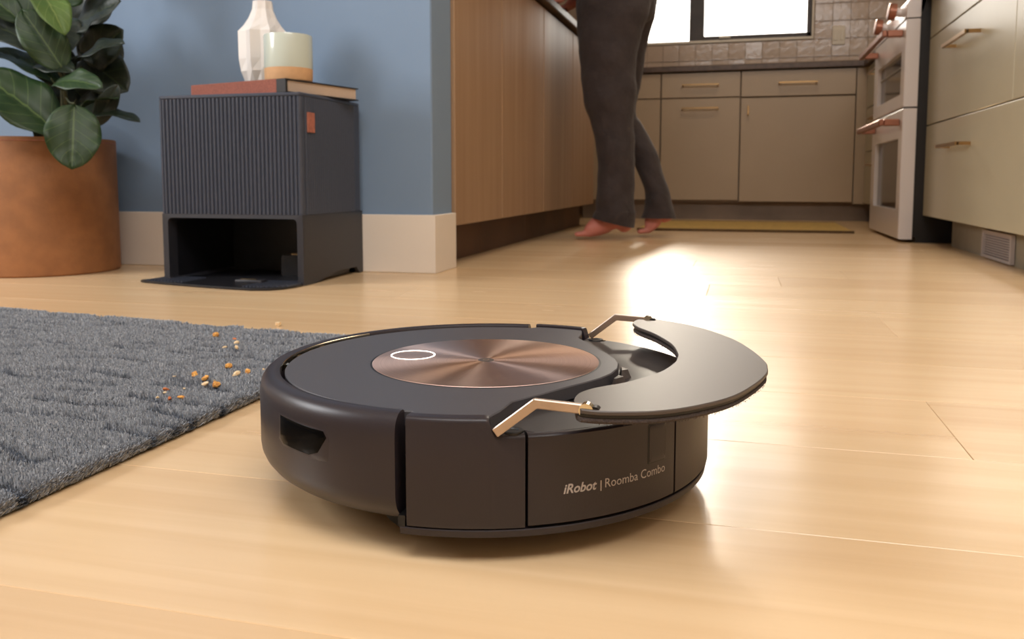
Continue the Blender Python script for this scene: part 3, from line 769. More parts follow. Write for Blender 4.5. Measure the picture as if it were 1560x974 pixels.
# ramp with ridged corners
ramp = [(-1.2440, 1.668), (-1.262, 1.640), (-1.283, 1.607), (-1.281, 1.594), (-1.262, 1.585), (-1.20, 1.568), (-1.10, 1.546), (-1.01, 1.531), (-.965, 1.527), (-.930, 1.537), (-.910, 1.560), (-.9015, 1.600), (-.9015, 1.626), (-.915, 1.632), (-.915, 1.72), (-1.2300, 1.72), (-1.2300, 1.668)]
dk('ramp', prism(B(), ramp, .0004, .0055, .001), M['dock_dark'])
for k in range(13):
    x = -1.262 + k * .0095
    if x > -1.165: break
    bm = B(); loft(bm, [[(x + dx, 1.592 + .0 + dy - .15 * (x + 1.262), z) for dx, z in ((0, .005), (.0042, .005), (.0034, .0078), (.0008, .0078))] for dy in (.0, .085)]); dk('tread_ridge', bm, M['dock'])
for k in range(11):
    x = -.994 + k * .0085
    bm = B(); y_a = 1.541 + max(0, (k - 5)) * .006; loft(bm, [[(x + dx - (.0 if j == 0 else .0), y, z) for dx, z in ((0, .005), (.0040, .005), (.0032, .0078), (.0008, .0078))] for j, y in enumerate((y_a, y_a + .11))]); dk('tread_ridge', bm, M['dock'])
bm = B(); box(bm, -1.05, -.985, 1.60, 1.625, .005, .013, .003, 2); dk('charging_contact', bm, M['dock_base'], 40)
bm = B(); box(bm, -1.038, -1.000, 1.604, 1.612, .013, .0145, .0005); dk('contact_strip', bm, M['rack'])
bm = B(); loft(bm, [rr2(-1.03, -.925, .004, .052, .006, y=y_) for y_ in (1.76, 1.868)]); dk('suction_block', bm, M['dock_dark'], 40)
bm = B(); box(bm, -1.000, -.955, 1.752, 1.766, .053, .058, .001); dk('latch', bm, M['rack'])
bm = B(); box(bm, -.99, -.93, 1.80, 1.868, .085, .13, .006, 2); dk('port_housing', bm, M['dock_base'], 40)
bm = B(); sweep(bm, [(-.975, 1.801, .122), (-.975, 1.795, .122)], .008, 18); dk('port', bm, M['black'], 40)
# leather pull tab on the corner
bm = B(); loft(bm, [[(DX1 - .012, DY0 - .0012, z), (DX1 + .0022, DY0 - .0012, z), (DX1 + .0022, DY0 + .040, z), (DX1 + .0006, DY0 + .040, z), (DX1 + .0006, DY0 + .0004, z), (DX1 - .012, DY0 + .0004, z)] for z in (.3255, .3265, .3695, .3705)])
bm2 = B(); box(bm2, DX1 - .0005, DX1 + .0024, DY0 + .026, DY0 + .058, .3265, .3695, .001)
bm.free(); dk('pull_tab', bm2, M['leather'])

# ================================================================== things on the dock
t = thing('book', 'rust and black hardback book lying flat on top of the black dock', 'book', (-1.04, 1.75, .4096)); off = (1.04, -1.75, -.4096)
A = Vector((-1.2126, 1.7039)); Bq = Vector((-.9332, 1.6314)); u = (Bq - A).normalized(); v_ = Vector((-u.y, u.x)); Lu, Lv = (Bq - A).length, .234
def bk(u0, u1, v0, v1): return [(A + u * a + v_ * b).to_tuple() for a, b in ((u0, v0), (u1, v0), (u1, v1), (u0, v1))]
Z0 = .4098
def bkp(name, m, q, z0, z1, bev=.0006):
    o = obj(name, prism(B(), q, z0, z1, bev), m, t); o.location = off; return o
bkp('cover', M['book_black'], bk(0, Lu, 0, Lv), Z0, Z0 + .0028); bkp('cover', M['book_black'], bk(0, Lu, 0, Lv), Z0 + .0262, Z0 + .0290)
bkp('pages', M['paper'], bk(.004, Lu - .004, .004, Lv - .005), Z0 + .0028, Z0 + .0262, .0002)
bkp('spine', M['book_red'], bk(-.0006, Lu - .026, -.0022, .004), Z0 - .0002 + .0002, Z0 + .0292)
bkp('spine_cap', M['book_black'], bk(Lu - .026, Lu + .0003, -.0020, .004), Z0, Z0 + .0290)
ZT = Z0 + .0296
# faceted vase
nf = 8
def vring(r_o, r_i, z, ph=0):
    o_ = []
    for k in range(nf * 2):
        a = PI * k / nf + ph; r = r_o if k % 2 == 0 else r_i
        o_.append((r * math.cos(a), r * math.sin(a), z))
    return o_
bm = B()
loft(bm, [vring(.034, .036, 0), vring(.037, .041, .004), vring(.0530, .0480, .034), vring(.0575, .0475, .062), vring(.0580, .0480, .124), vring(.0450, .0420, .138), vring(.0330, .0290, .156), vring(.0245, .0215, .176), vring(.0225, .0205, .195), vring(.019, .018, .195), vring(.018, .017, .165), vring(.03, .028, .13), vring(.03, .028, .02)], cap=True)
tag(obj('vase', bm, M['vase'], loc=(-1.079, 1.79, ZT)), 'tall white faceted ceramic vase with narrow neck, standing on the book', 'vase')
# candle cup
t = thing('candle_holder', 'short pale grey-green cup with tan base band, beside the white vase', 'cup', (-.972, 1.712, ZT))
bm = B(); lathe(bm, [(.047, 0), (.0505, .002), (.0515, .006), (.0520, .0285)], 56); obj('clay_band', bm, M['cup_base'], t, 40)
bm = B(); lathe(bm, [(.0520, .0286), (.0523, .030), (.0523, .098), (.0515, .1005), (.0500, .1005), (.0492, .098), (.0492, .034)], 56, cap=False); obj('glazed_wall', bm, M['cup'], t, 40)
bm = B(); lathe(bm, [(.0490, .030), (.0490, .080), (.001, .079)], 40); obj('wax', bm, M['wax'], t, 40)

# ================================================================== plant
pl = thing('potted_fig', 'leafy fiddle-leaf fig in a wide tan leather-look pot', 'potted plant', (-1.683, 1.745, 0))
bm = B(); lathe(bm, [(.155, .0), (.172, .0005), (.1745, .004), (.1735, .322), (.1725, .325), (.166, .325), (.165, .322), (.165, .27)], 96, cap=True); 
obj('pot', bm, M['pot'], pl, 35)
bm = B(); lathe(bm, [(.1645, .268), (.1645, .281), (.08, .288), (.01, .290)], 40); obj('soil', bm, M['soil'], pl, 60)
# pot seam
bm = B()
for zz in (.316,): lathe(bm, [(.1736, zz - .0008), (.1744, zz), (.1736, zz + .0008)], 96, cap=False)
obj('rim_stitching', bm, M['leather'], pl, 60)
def leaf(base, tip, W, nrm, m, droop=.0, wave=.12, cup=.25, seed=0):
    rs = random.Random(seed); base, tip = Vector(base), Vector(tip); ax = tip - base; L_ = ax.length; axn = ax.normalized()
    n = Vector(nrm); n = (n - axn * n.dot(axn)).normalized(); sd = axn.cross(n)
    nu, nv = 18, 10; bm = B(); uvl = bm.loops.layers.uv.new('UVMap'); g = []
    ph = rs.uniform(0, 6)
    for i in range(nu + 1):
        t_ = i / nu; rowv = []
        prof = (math.sin(PI * min(1, t_ ** .80)) ** .62) * (.78 + .36 * t_) if 0 < t_ < 1 else .015
        wd = W / 2 * max(.015, prof)
        for j in range(nv + 1):
            s = (j / nv - .5) * 2
            p = base + axn * (L_ * t_) + sd * (s * wd)
            hgt = cup * wd * s * s * .6 + wave * W * .5 * math.sin(t_ * 13 + ph + (2 if s > 0 else 0)) * abs(s) ** 2 * math.sin(PI * t_) - .05 * W * (1 - abs(s)) ** 6 - droop * L_ * (t_ - .5) ** 2 * 2
            p = p + n * hgt + n * (.012 * W / .06 * abs(math.sin((t_ - abs(s) * .28) * 6.5 * PI)) * .25 * (1 - abs(s)))
            rowv.append(bm.verts.new(p))
        g.append(rowv)
    for i in range(nu):
        for j in range(nv):
            f = bm.faces.new((g[i][j], g[i + 1][j], g[i + 1][j + 1], g[i][j + 1])); f.smooth = True
            for lp, (a, b) in zip(f.loops, ((i, j), (i + 1, j), (i + 1, j + 1), (i, j + 1))): lp[uvl].uv = (a / nu, b / nv)
    me = bpy.data.meshes.new('leaf'); bm.to_mesh(me); bm.free(); me.materials.append(m)
    o = bpy.data.objects.new('leaf', me); link(o, pl); o.location = (1.683, -1.745, 0)
    md = o.modifiers.new('thickness', 'SOLIDIFY'); md.thickness = .0007; md.offset = 0
    return o
cn = (.62, -.72, .25)
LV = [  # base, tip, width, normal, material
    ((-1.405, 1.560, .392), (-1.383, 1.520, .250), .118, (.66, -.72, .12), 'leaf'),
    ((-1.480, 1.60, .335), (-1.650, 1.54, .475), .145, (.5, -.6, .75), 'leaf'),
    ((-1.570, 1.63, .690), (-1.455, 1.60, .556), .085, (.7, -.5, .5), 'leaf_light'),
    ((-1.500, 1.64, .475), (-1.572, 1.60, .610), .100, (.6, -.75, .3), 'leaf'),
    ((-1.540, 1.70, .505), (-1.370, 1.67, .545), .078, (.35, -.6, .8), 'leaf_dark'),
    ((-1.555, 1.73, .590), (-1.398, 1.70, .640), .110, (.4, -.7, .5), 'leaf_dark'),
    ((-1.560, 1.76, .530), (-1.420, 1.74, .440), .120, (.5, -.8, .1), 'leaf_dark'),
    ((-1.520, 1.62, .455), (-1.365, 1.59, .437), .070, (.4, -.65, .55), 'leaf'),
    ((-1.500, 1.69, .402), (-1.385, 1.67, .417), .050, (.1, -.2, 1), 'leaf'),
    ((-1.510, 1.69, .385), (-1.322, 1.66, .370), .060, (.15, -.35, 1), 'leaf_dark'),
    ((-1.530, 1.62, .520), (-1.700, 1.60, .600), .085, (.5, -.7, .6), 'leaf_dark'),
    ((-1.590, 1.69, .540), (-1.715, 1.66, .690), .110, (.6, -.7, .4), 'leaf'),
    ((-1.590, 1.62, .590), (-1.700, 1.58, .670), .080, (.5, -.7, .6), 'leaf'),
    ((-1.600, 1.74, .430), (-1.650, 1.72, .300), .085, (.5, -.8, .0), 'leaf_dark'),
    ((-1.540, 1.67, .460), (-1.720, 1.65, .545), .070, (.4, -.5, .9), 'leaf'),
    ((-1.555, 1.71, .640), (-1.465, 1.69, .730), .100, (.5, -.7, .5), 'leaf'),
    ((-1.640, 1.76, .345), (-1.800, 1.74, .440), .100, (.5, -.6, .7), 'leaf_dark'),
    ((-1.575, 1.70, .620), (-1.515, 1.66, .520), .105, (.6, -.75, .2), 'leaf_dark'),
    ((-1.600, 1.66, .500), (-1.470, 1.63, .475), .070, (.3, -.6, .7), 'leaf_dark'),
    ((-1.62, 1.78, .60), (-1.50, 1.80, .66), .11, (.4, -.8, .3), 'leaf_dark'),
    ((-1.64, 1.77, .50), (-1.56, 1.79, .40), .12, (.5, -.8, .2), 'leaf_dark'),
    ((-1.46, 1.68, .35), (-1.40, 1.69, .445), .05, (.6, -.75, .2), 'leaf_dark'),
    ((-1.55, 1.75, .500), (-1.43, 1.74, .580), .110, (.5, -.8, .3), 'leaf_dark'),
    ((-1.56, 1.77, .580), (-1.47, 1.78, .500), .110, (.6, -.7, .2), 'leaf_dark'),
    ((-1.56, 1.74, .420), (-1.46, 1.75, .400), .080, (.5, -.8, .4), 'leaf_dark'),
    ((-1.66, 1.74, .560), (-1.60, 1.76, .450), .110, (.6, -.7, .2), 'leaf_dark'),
    ((-1.75, 1.60, .52), (-1.98, 1.48, .62), .15, (.4, -.4, .8), 'leaf'),  # big outer leaves on the left: unseen, added to block the side light
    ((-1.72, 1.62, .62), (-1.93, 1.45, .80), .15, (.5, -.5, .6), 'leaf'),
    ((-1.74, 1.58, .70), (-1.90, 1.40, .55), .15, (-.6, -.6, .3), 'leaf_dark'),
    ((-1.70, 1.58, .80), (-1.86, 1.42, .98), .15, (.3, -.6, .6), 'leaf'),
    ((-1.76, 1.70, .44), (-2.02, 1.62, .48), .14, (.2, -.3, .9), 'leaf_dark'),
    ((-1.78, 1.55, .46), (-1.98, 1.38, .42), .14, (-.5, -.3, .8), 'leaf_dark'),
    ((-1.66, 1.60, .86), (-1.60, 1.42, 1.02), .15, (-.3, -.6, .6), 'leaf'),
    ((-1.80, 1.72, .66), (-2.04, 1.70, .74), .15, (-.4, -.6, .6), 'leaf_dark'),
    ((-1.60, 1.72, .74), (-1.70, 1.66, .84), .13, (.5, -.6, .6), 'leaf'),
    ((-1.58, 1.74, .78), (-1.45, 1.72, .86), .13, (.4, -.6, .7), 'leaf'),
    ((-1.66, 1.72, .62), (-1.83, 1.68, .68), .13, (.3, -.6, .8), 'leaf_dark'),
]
stem_pts = catmull([(-1.590, 1.735, .275), (-1.583, 1.722, .36), (-1.572, 1.710, .45), (-1.575, 1.70, .55), (-1.582, 1.71, .65), (-1.585, 1.72, .80)], 5)
bm = B(); sweep(bm, stem_pts, [.0075 - .004 * i / len(stem_pts) for i in range(len(stem_pts))], 10)
s2 = catmull([(-1.540, 1.70, .275), (-1.53, 1.675, .36), (-1.515, 1.655, .43), (-1.53, 1.66, .50)], 5); sweep(bm, s2, .0045, 8)
for i, (b_, tp, W, n_, m_) in enumerate(LV):
    b_v = Vector(b_); q = min(stem_pts + s2, key=lambda p: (Vector(p) - b_v - Vector((0, 0, -.02))).length)
    mid = (Vector(q) + b_v) / 2 + Vector((0, 0, -.006)); sweep(bm, catmull([q, mid, b_v], 4), .0019, 6)
o = obj('stem', bm, M['stem'], pl, 60); o.location = (1.683, -1.745, 0)
for i, (b_, tp, W, n_, m_) in enumerate(LV): leaf(b_, tp, W, n_, M[m_], droop=.10 + .1 * ((i * 7) % 5) / 5, seed=i)

# ================================================================== rug
nrs = np.random.RandomState(5)
rug = thing('area_rug', 'blue-grey carved pile rug at the left, scattered with crumbs', 'rug', (-1.0, .6, 0))
RC = [(-.4745, .02), (-.4775, 1.052), (-2.05, 1.245), (-2.05, .02)]
bm = B(); prism(bm, [(x + 1.0, y - .6) for x, y in RC], .0005, .0085, .001); obj('backing', bm, M['rug_base'], rug)
# carved lines rasterised on a grid
X0, X1, Y0, Y1, CS = -1.40, -.46, .28, 1.22, .002
nx, ny = int((X1 - X0) / CS), int((Y1 - Y0) / CS)
carve = np.zeros((ny, nx), np.float32); soft = np.zeros((ny, nx), np.float32)
def dash(x, y, ln, slope, wd=.0066, amt=1.0):
    n_ = int(ln / .001)
    xs = x + np.linspace(0, ln, n_); ys = y + slope * np.linspace(0, ln, n_) + .002 * np.sin(np.linspace(0, ln * 60, n_) + x * 30)
    for a, b in zip(xs, ys):
        i0, j0 = int((b - Y0) / CS), int((a - X0) / CS); k = 6
        for di in range(-k, k + 1):
            for dj in range(-1, 2):
                if 0 <= i0 + di < ny and 0 <= j0 + dj < nx:
                    carve[i0 + di, j0 + dj] = max(carve[i0 + di, j0 + dj], amt * math.exp(-(di * CS / wd) ** 2 * 2.2))
y = .32; rowi = 0
while y < 1.16:
    x = X0 + nrs.uniform(-.1, .05)
    while x < X1 - .02:
        ln = nrs.uniform(.03, .085); sl = nrs.choice([-.35, -.2, .0, .25, .45])
        yy = y + nrs.uniform(-.012, .012)
        if nrs.rand() < .75: dash(x, yy, ln, sl, amt=nrs.uniform(.6, 1))
        if nrs.rand() < .45: dash(x + ln, yy + sl * ln, ln * .8, -sl * .8, amt=nrs.uniform(.6, 1)); x += ln * .8
        x += ln + nrs.uniform(.01, .06)
    y += nrs.uniform(.032, .046); rowi += 1
# pile: short blades standing on the backing
NB = 330000
u1 = nrs.rand(NB); bx = X0 + (X1 - .0 - X0) * nrs.rand(NB)
by = .30 + .93 * (1 - (1 - u1) ** .68)    # denser where the pile is nearest
edge_y = lambda x: 1.052 + (x + .4775) * (-.1227)
xr = -.4745 - .003 * (by / 1.0)
ok = (bx < xr) & (by < edge_y(bx))
bx, by = bx[ok], by[ok]
# extra row of blades for the shaggy right and far edges
NE = 52000
ey = .30 + .752 * nrs.rand(NE) ** 1.25; ex = -.4745 - .003 * ey + nrs.uniform(-.006, .0012, NE)
fx_ = -1.4 + .92 * nrs.rand(14000); fy_ = edge_y(fx_) + nrs.uniform(-.006, .0012, 14000)
bx = np.r_[bx, ex, fx_]; by = np.r_[by, ey, fy_]; n = len(bx)
is_edge = np.zeros(n, bool); is_edge[-(NE + 14000):] = True
ii = np.clip(((by - Y0) / CS).astype(int), 0, ny - 1); jj = np.clip(((bx - X0) / CS).astype(int), 0, nx - 1)
cv = carve[ii, jj]
lump = .5 + .5 * np.sin(bx * 46 + 3 * np.sin(by * 31)) * np.sin(by * 70 + 2 * np.sin(bx * 23))
hb = .0050 + .0012 * nrs.rand(n) + .0012 * lump - .0056 * cv
ang = nrs.rand(n) * 2 * PI; wdt = .0008 + .0009 * by
lean = nrs.normal(0, .0011, (n, 2)); lean[:, 0] += -.0003
dr = -.4745 - .003 * by - bx; df = edge_y(bx) - by
er = np.exp(-np.maximum(dr, 0) / .004); lean[:, 0] += er * .0030; hb *= (1 - .35 * er)
ef = np.exp(-np.maximum(df, 0) / .004); lean[:, 1] += ef * .0025
zb_ = np.full(n, .0080); zb_[is_edge] = nrs.uniform(.0012, .0082, is_edge.sum())
p0 = np.c_[bx - np.cos(ang) * wdt / 2, by - np.sin(ang) * wdt / 2, zb_]
p1 = np.c_[bx + np.cos(ang) * wdt / 2, by + np.sin(ang) * wdt / 2, zb_]
p2 = np.c_[bx + lean[:, 0], by + lean[:, 1], zb_ + hb]
# each blade: broad triangle with a blunt tip (4 corners)
tipw = wdt * .30
p2a = p2 - np.c_[np.cos(ang) * tipw, np.sin(ang) * tipw, np.zeros(n)]; p2b = p2 + np.c_[np.cos(ang) * tipw, np.sin(ang) * tipw, np.zeros(n)]
co = np.stack([p0, p1, p2b, p2a], 1).reshape(-1, 3); co[:, 0] += 1.0; co[:, 1] -= .6
me = bpy.data.meshes.new('pile'); me.vertices.add(n * 4); me.vertices.foreach_set('co', co.ravel().astype(np.float32))
me.loops.add(n * 4); me.loops.foreach_set('vertex_index', np.arange(n * 4, dtype=np.int32))
me.polygons.add(n); me.polygons.foreach_set('loop_start', np.arange(0, n * 4, 4, dtype=np.int32)); me.polygons.foreach_set('loop_total', np.full(n, 4, np.int32))
me.update(calc_edges=True)
at = me.attributes.new('shade', 'FLOAT', 'FACE')
at.data.foreach_set('value', np.clip(.5 + nrs.normal(0, .17, n) - .75 * cv, 0, 1).astype(np.float32))  # carved lines darkened in colour to stand for the shadow inside them
me.materials.append(M['rug']); o = bpy.data.objects.new('pile', me); link(o, rug); o['kind'] = 'stuff'
# the far rest of the rug outside the frame: one plain pile sheet
bm = B(); prism(bm, [(-1.38 + 1, .30 - .6), (-1.38 + 1, 1.165 - .6), (-2.05 + 1, 1.245 - .6), (-2.05 + 1, .02 - .6), (-.475 + 1, .02 - .6), (-.475 + 1, .30 - .6)], .0085, .0130, .001); obj('pile_sheet', bm, M['rug_base'], rug)

# ================================================================== crumbs
def crumb(x, y, z, sx, sy, sz, m, seed, label):
    rs = random.Random(seed); bm = B(); bmesh.ops.create_icosphere(bm, subdivisions=2, radius=1)
    dirs = [Vector((rs.uniform(-1, 1), rs.uniform(-1, 1), rs.uniform(-1, 1))).normalized() for _ in range(6)]
    for v in bm.verts:
        d = v.co.normalized(); s = 1
        for q in dirs: s -= .26 * max(0, d.dot(q) - .55) / .45
        s += rs.uniform(-.12, .12); v.co = Vector((d.x * sx * s, d.y * sy * s, d.z * sz * s))
    o = obj('crumb', bm, m, None, None, (x, y, z)); o.rotation_euler = (rs.uniform(-.4, .4), rs.uniform(-.4, .4), rs.uniform(0, 6))
    return tag(o, label, 'crumb', 'crumbs on the rug and floor')
ca, cb, cc = M['crumb_a'], M['crumb_b'], M['crumb_c']
CR = [(-.690, 1.165, .0046, .0056, .0048, cb, 'pale crumb lying on the wood floor just past the rug edge', 0),
 (-.6891, 1.0032, .0050, .0045, .0042, ca, 'round toasted crumb farthest left along the far rug edge', 1),
 (-.6512, .9885, .0048, .0030, .0020, cc, 'thin brown flake above the pale cluster near the far rug edge', 1),
 (-.6321, .9652, .0046, .0036, .0030, cb, 'pale crumb in the middle of the far cluster on the rug', 1),
 (-.6316, .9381, .0062, .0026, .0018, cb, 'long flat pale flake, left member of the far cluster', 1),
 (-.6147, .9383, .0050, .0030, .0028, cb, 'pale lumpy crumb, nearest member of the far cluster', 1),
 (-.5583, .8356, .0046, .0040, .0040, ca, 'rounded golden crumb alone in the middle of the scatter', 1),
 (-.5721, .7913, .0046, .0036, .0034, ca, 'golden crumb, leftmost of the large ones at mid rug', 1),
 (-.5298, .8060, .0062, .0032, .0030, cb, 'long pale crumb lying slanted, right side of the scatter', 1),
 (-.5234, .8177, .0040, .0034, .0034, ca, 'small peaked tan crumb right of the long pale one', 1),
 (-.5493, .7785, .0042, .0038, .0038, ca, 'deep golden crumb stacked behind a paler one', 1),
 (-.5351, .7580, .0040, .0032, .0024, cb, 'flat pale crumb in front of the deep golden one', 1),
 (-.5222, .7586, .0048, .0044, .0040, ca, 'large ragged golden crumb nearest the robot side', 1),
 (-.5908, .7831, .0044, .0016, .0012, cb, 'tiny white sliver left of the golden crumbs', 1),
 (-.5362, .7758, .0022, .0016, .0014, cb, 'tiny white speck between two golden crumbs', 1),
 (-.5594, .7284, .0044, .0022, .0020, cc, 'reddish brown flake at the left of the near group', 1),
 (-.5544, .7187, .0026, .0020, .0016, cb, 'small cream crumb touching the reddish flake', 1),
 (-.5494, .7012, .0020, .0018, .0014, cb, 'tiny white crumb farthest left in the near group', 1),
 (-.5333, .6978, .0022, .0022, .0022, cc, 'small orange-red crumb nearest the camera', 1),
 (-.5254, .7051, .0040, .0032, .0022, ca, 'flat orange crumb at the right of the near group', 1),
 (-.5455, .7378, .0020, .0016, .0014, cb, 'tiny pale speck above the flat orange crumb', 1),
 (-.5148, .8369, .0018, .0018, .0016, cb, 'tiny pale crumb right beside the robot', 1)]
for i, (x, y, sx, sy, sz, m_, lb, onrug) in enumerate(CR):
    crumb(x, y, (.0128 if onrug else .0005) + sz * .7, sx, sy, sz, m_, i + 20, lb)

# ================================================================== person
def ell_ring(c, rx, ry, n=20, ph=0, wob=0, seed=0, axis=None):
    out = []
    for k in range(n):
        a = 2 * PI * k / n; w_ = 1 + wob * math.sin(3 * a + seed * 1.7) + wob * .6 * math.sin(5 * a + seed * 2.9)
        out.append(Vector((c[0] + rx * math.cos(a) * w_, c[1] + ry * math.sin(a) * w_, c[2])))
    return out
per = thing('person', 'person in dark trousers and bare feet leaning on the counter, seen from the waist down', 'person', (-.5, 3.28, 0)); poff = (.5, -3.28, 0)
def pp(name, bm, m, smooth=60, sub=0):
    o = obj(name, bm, m, per, smooth); o.location = poff
    if sub:
        md = o.modifiers.new('sub', 'SUBSURF'); md.levels = md.render_levels = sub
    return o
# trousers: two legs and the seat as one cloth surface each side, lofted to the silhouette
def leg_cloth(rows, y, ry, sd):
    rings = []; P4 = catmull([Vector((z, (xa + xb) / 2, abs(xb - xa) / 2)) for z, xa, xb, yy, rr in rows], 4); Q4 = catmull([Vector((yy, rr, 0)) for z, xa, xb, yy, rr in rows], 4)
    for p, q in zip(P4, Q4):
        z, cx_, rx = p; ring = []; low = max(0, 1 - z / .5)
        for k in range(32):
            a = 2 * PI * k / 32; side = abs(math.sin(a))
            w_ = 1 + side * (.05 * math.sin(2 * a + z * 34 + sd) + .045 * math.sin(3 * a - z * (48 + 30 * low) + sd * 2)) + .016 * math.sin(5 * a + z * 80 + sd)
            ring.append(Vector((cx_ + rx * math.cos(a) * (1 + .012 * math.sin(z * 70 + sd + a)), q[0] + q[1] * math.sin(a) * w_, z)))
        rings.append(ring)
    return rings
near = [(.958, -.632, -.330, 3.27, .135), (.90, -.628, -.340, 3.26, .125), (.842, -.623, -.352, 3.24, .110), (.75, -.615, -.380, 3.23, .098), (.65, -.604, -.396, 3.225, .090), (.555, -.594, -.391, 3.22, .086), (.49, -.582, -.398, 3.22, .082),
        (.445, -.563, -.402, 3.22, .076), (.372, -.545, -.396, 3.22, .074), (.285, -.534, -.395, 3.22, .072), (.22, -.535, -.394, 3.22, .074), (.162, -.538, -.396, 3.22, .076), (.11, -.541, -.393, 3.22, .078), (.105, -.545, -.390, 3.22, .078), (.085, -.549, -.391, 3.22, .079), (.064, -.552, -.3925, 3.22, .078)]
far = [(.958, -.62, -.335, 3.37, .13), (.88, -.62, -.34, 3.385, .12), (.75, -.61, -.375, 3.40, .095), (.62, -.585, -.395, 3.41, .085), (.495, -.532, -.4196, 3.42, .076), (.45, -.505, -.395, 3.42, .074), (.40, -.475, -.368, 3.42, .072), (.34, -.446, -.335, 3.42, .070), (.29, -.422, -.319, 3.42, .068), (.235, -.398, -.3027, 3.42, .068),
       (.18, -.3775, -.281, 3.42, .068), (.128, -.3784, -.270, 3.42, .070), (.096, -.383, -.260, 3.42, .072), (.075, -.390, -.2542, 3.42, .074)]
lr = leg_cloth(near, 0, 0, 0)
for i_, f_ in ((-1, 1), (-2, .85), (-3, .7), (-4, .55), (-5, .42), (-6, .3), (-7, .2), (-8, .1)):
    for v in lr[i_]: v.z += -(v.x + .47) * .24 * f_
bm = B(); loft(bm, lr); pp('trouser_leg', bm, M['jeans'])
bm = B(); loft(bm, leg_cloth(far, 0, 0, 5)); pp('trouser_leg', bm, M['jeans'])
bm = B(); loft(bm, [ell_ring((-.478, 3.31, .80), .125, .16, 24), ell_ring((-.480, 3.31, .88), .148, .185, 24, wob=.01), ell_ring((-.483, 3.31, .95), .150, .18, 24, wob=.01), ell_ring((-.487, 3.31, 1.02), .138, .165, 24)]); pp('trouser_seat', bm, M['jeans'], 60, 1)
bm = B(); loft(bm, [ell_ring((-.492, 3.31, .945), .166, .19, 24, wob=.03, seed=1), ell_ring((-.495, 3.31, 1.0), .160, .185, 24, wob=.02, seed=2), ell_ring((-.51, 3.31, 1.12), .135, .17, 24, wob=.02, seed=3), ell_ring((-.535, 3.31, 1.25), .13, .18, 24), ell_ring((-.555, 3.31, 1.36), .13, .20, 24), ell_ring((-.565, 3.31, 1.43), .10, .17, 24), ell_ring((-.568, 3.31, 1.47), .06, .07, 24)]); pp('jumper', bm, M['shirt'], 60, 1)
# body: one continuous skinned surface
V = []; E = []; RD = []
def jv(p, r, par=None):
    V.append(p); RD.append(r if isinstance(r, tuple) else (r, r)); i = len(V) - 1
    if par is not None: E.append((par, i))
    return i
pel = jv((-.49, 3.31, .92), .11)
ch = jv((-.53, 3.31, 1.20), .10, pel); sh = jv((-.56, 3.31, 1.38), .09, ch); nk = jv((-.572, 3.31, 1.47), .050, sh); hd0 = jv((-.590, 3.31, 1.54), .075, nk); hd1 = jv((-.598, 3.31, 1.62), .085, hd0); jv((-.595, 3.31, 1.70), .06, hd1)
def leg(hip, knee, ankle, heel, ball, toe, ts):
    a = jv(hip, .075, pel); b = jv(knee, .044, a); m2 = jv(tuple((Vector(knee) * .4 + Vector(ankle) * .6)), .034, b); c = jv(ankle, .030, m2)
    h = jv(heel, (.036, .032), c); ins = jv(tuple(Vector(ankle).lerp(Vector(ball), .45) + Vector((0, 0, -.008))), (.040, .046), c); bl = jv(ball, (.044, .027), ins); mid = None
    for (dx, dy, L_, r) in toes:
        s = Vector(ball) + Vector((-.012 * ts[0], dy, -.004)); q = jv(tuple(s), (r, r), bl)
        jv(tuple(s + Vector(ts) * L_ + Vector((0, dy * .15, -.002))), (r * .85, r * .8), q)
toes = [(0, -.030, .040, .0115), (0, -.012, .036, .0085), (0, .003, .032, .008), (0, .016, .028, .0075), (0, .028, .022, .007)]
leg((-.50, 3.25, .86), (-.485, 3.22, .47), (-.455, 3.22, .100), (-.414, 3.22, .031), (-.588, 3.215, .026), None, (-1, 0, 0))
leg((-.48, 3.37, .86), (-.465, 3.40, .47), (-.312, 3.42, .125), (-.284, 3.42, .058), (-.375, 3.42, .030), None, (-1, 0, -.08))
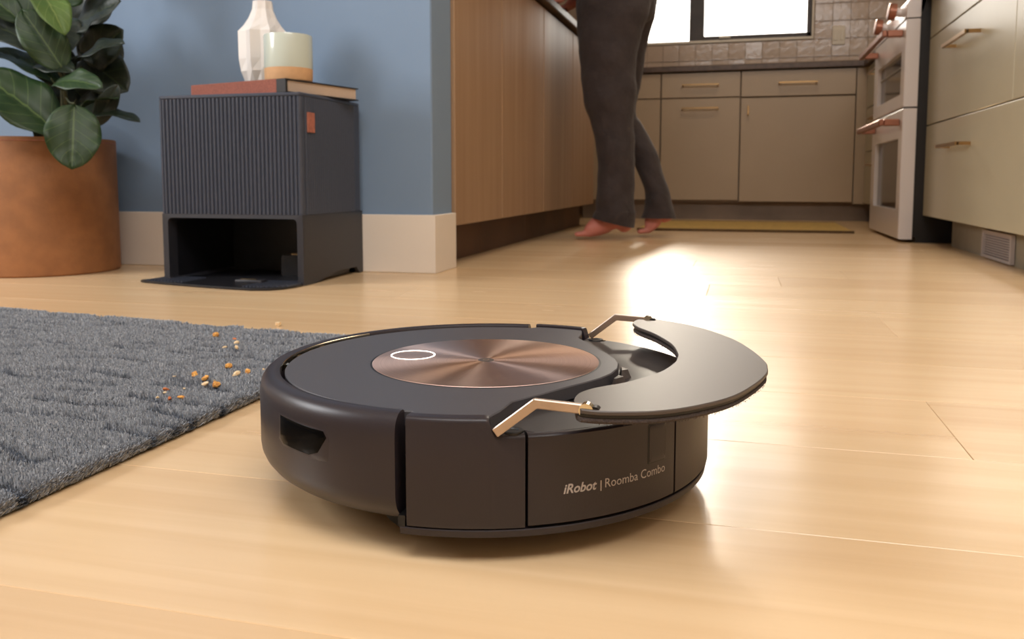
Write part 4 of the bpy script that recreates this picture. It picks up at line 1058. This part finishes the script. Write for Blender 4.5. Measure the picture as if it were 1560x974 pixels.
for s, elb, wr in ((-1, (-.60, 3.10, 1.12), (-.665, 3.26, .945)), (1, (-.62, 3.52, 1.14), (-.655, 3.42, .945))):
    a = jv((-.56, 3.31 + s * .17, 1.37), .052, sh); m1 = jv(tuple((Vector((-.56, 3.31 + s * .17, 1.37)) + Vector(elb)) / 2), .045, a); b = jv(elb, .038, m1); m3 = jv(tuple((Vector(elb) + Vector(wr)) / 2), .034, b); c = jv(wr, .024, m3)
    palm = jv((wr[0] - .035, wr[1] + .015 * -s, .912), (.022, .013), c); pd = jv((wr[0] - .060, wr[1] + .02 * -s, .906), (.026, .012), palm)
    for f_i, (dy, L_) in enumerate(((-.024, .036), (-.008, .042), (.008, .039), (.023, .031))):
        k1 = jv((wr[0] - .078, wr[1] - .02 * s + dy, .904), .0085, pd); k2 = jv((wr[0] - .078 - L_ * .55, wr[1] - .02 * s + dy * 1.15, .9045), .0078, k1); jv((wr[0] - .078 - L_, wr[1] - .02 * s + dy * 1.2, .898), .0068, k2)
    th = jv((wr[0] - .045, wr[1] - .02 * s - .035 * s * -1, .904), .0095, palm); jv((wr[0] - .072, wr[1] - .02 * s + .045 * s, .899), .008, th)
me = bpy.data.meshes.new('body'); me.from_pydata(V, E, []); o = bpy.data.objects.new('body', me); link(o, per); o.location = poff
me.materials.append(M['skin'])
md = o.modifiers.new('skin', 'SKIN'); md.use_smooth_shade = True
for i, sv in enumerate(me.skin_vertices[0].data): sv.radius = RD[i]; sv.use_root = (i == pel)
md = o.modifiers.new('sub', 'SUBSURF'); md.levels = md.render_levels = 2
# sleeves and hair
for s, elb, wr in ((-1, (-.60, 3.10, 1.12), (-.665, 3.26, .945)), (1, (-.62, 3.52, 1.14), (-.655, 3.42, .945))):
    e, w_ = Vector(elb), Vector(wr)
    bm = B(); sweep(bm, catmull([(-.56, 3.31 + s * .13, 1.40), (-.56, 3.31 + s * .18, 1.34), elb, e.lerp(w_, .6)], 5), [.07, .068, .066, .064, .062, .06, .058, .056, .055, .054, .053, .052, .05, .049, .048, .047], 16); pp('sleeve', bm, M['shirt'])
bm = B(); bmesh.ops.create_uvsphere(bm, u_segments=20, v_segments=14, radius=.105)
for v in bm.verts:
    v.co = Vector((v.co.x * .95 - .580, v.co.y * .82 + 3.31, v.co.z * 1.05 + 1.665))
bmesh.ops.bisect_plane(bm, geom=list(bm.verts) + list(bm.edges) + list(bm.faces), plane_co=(-.64, 3.31, 1.64), plane_no=(-.8, 0, -.6), clear_outer=True); pp('hair', bm, M['hair'])
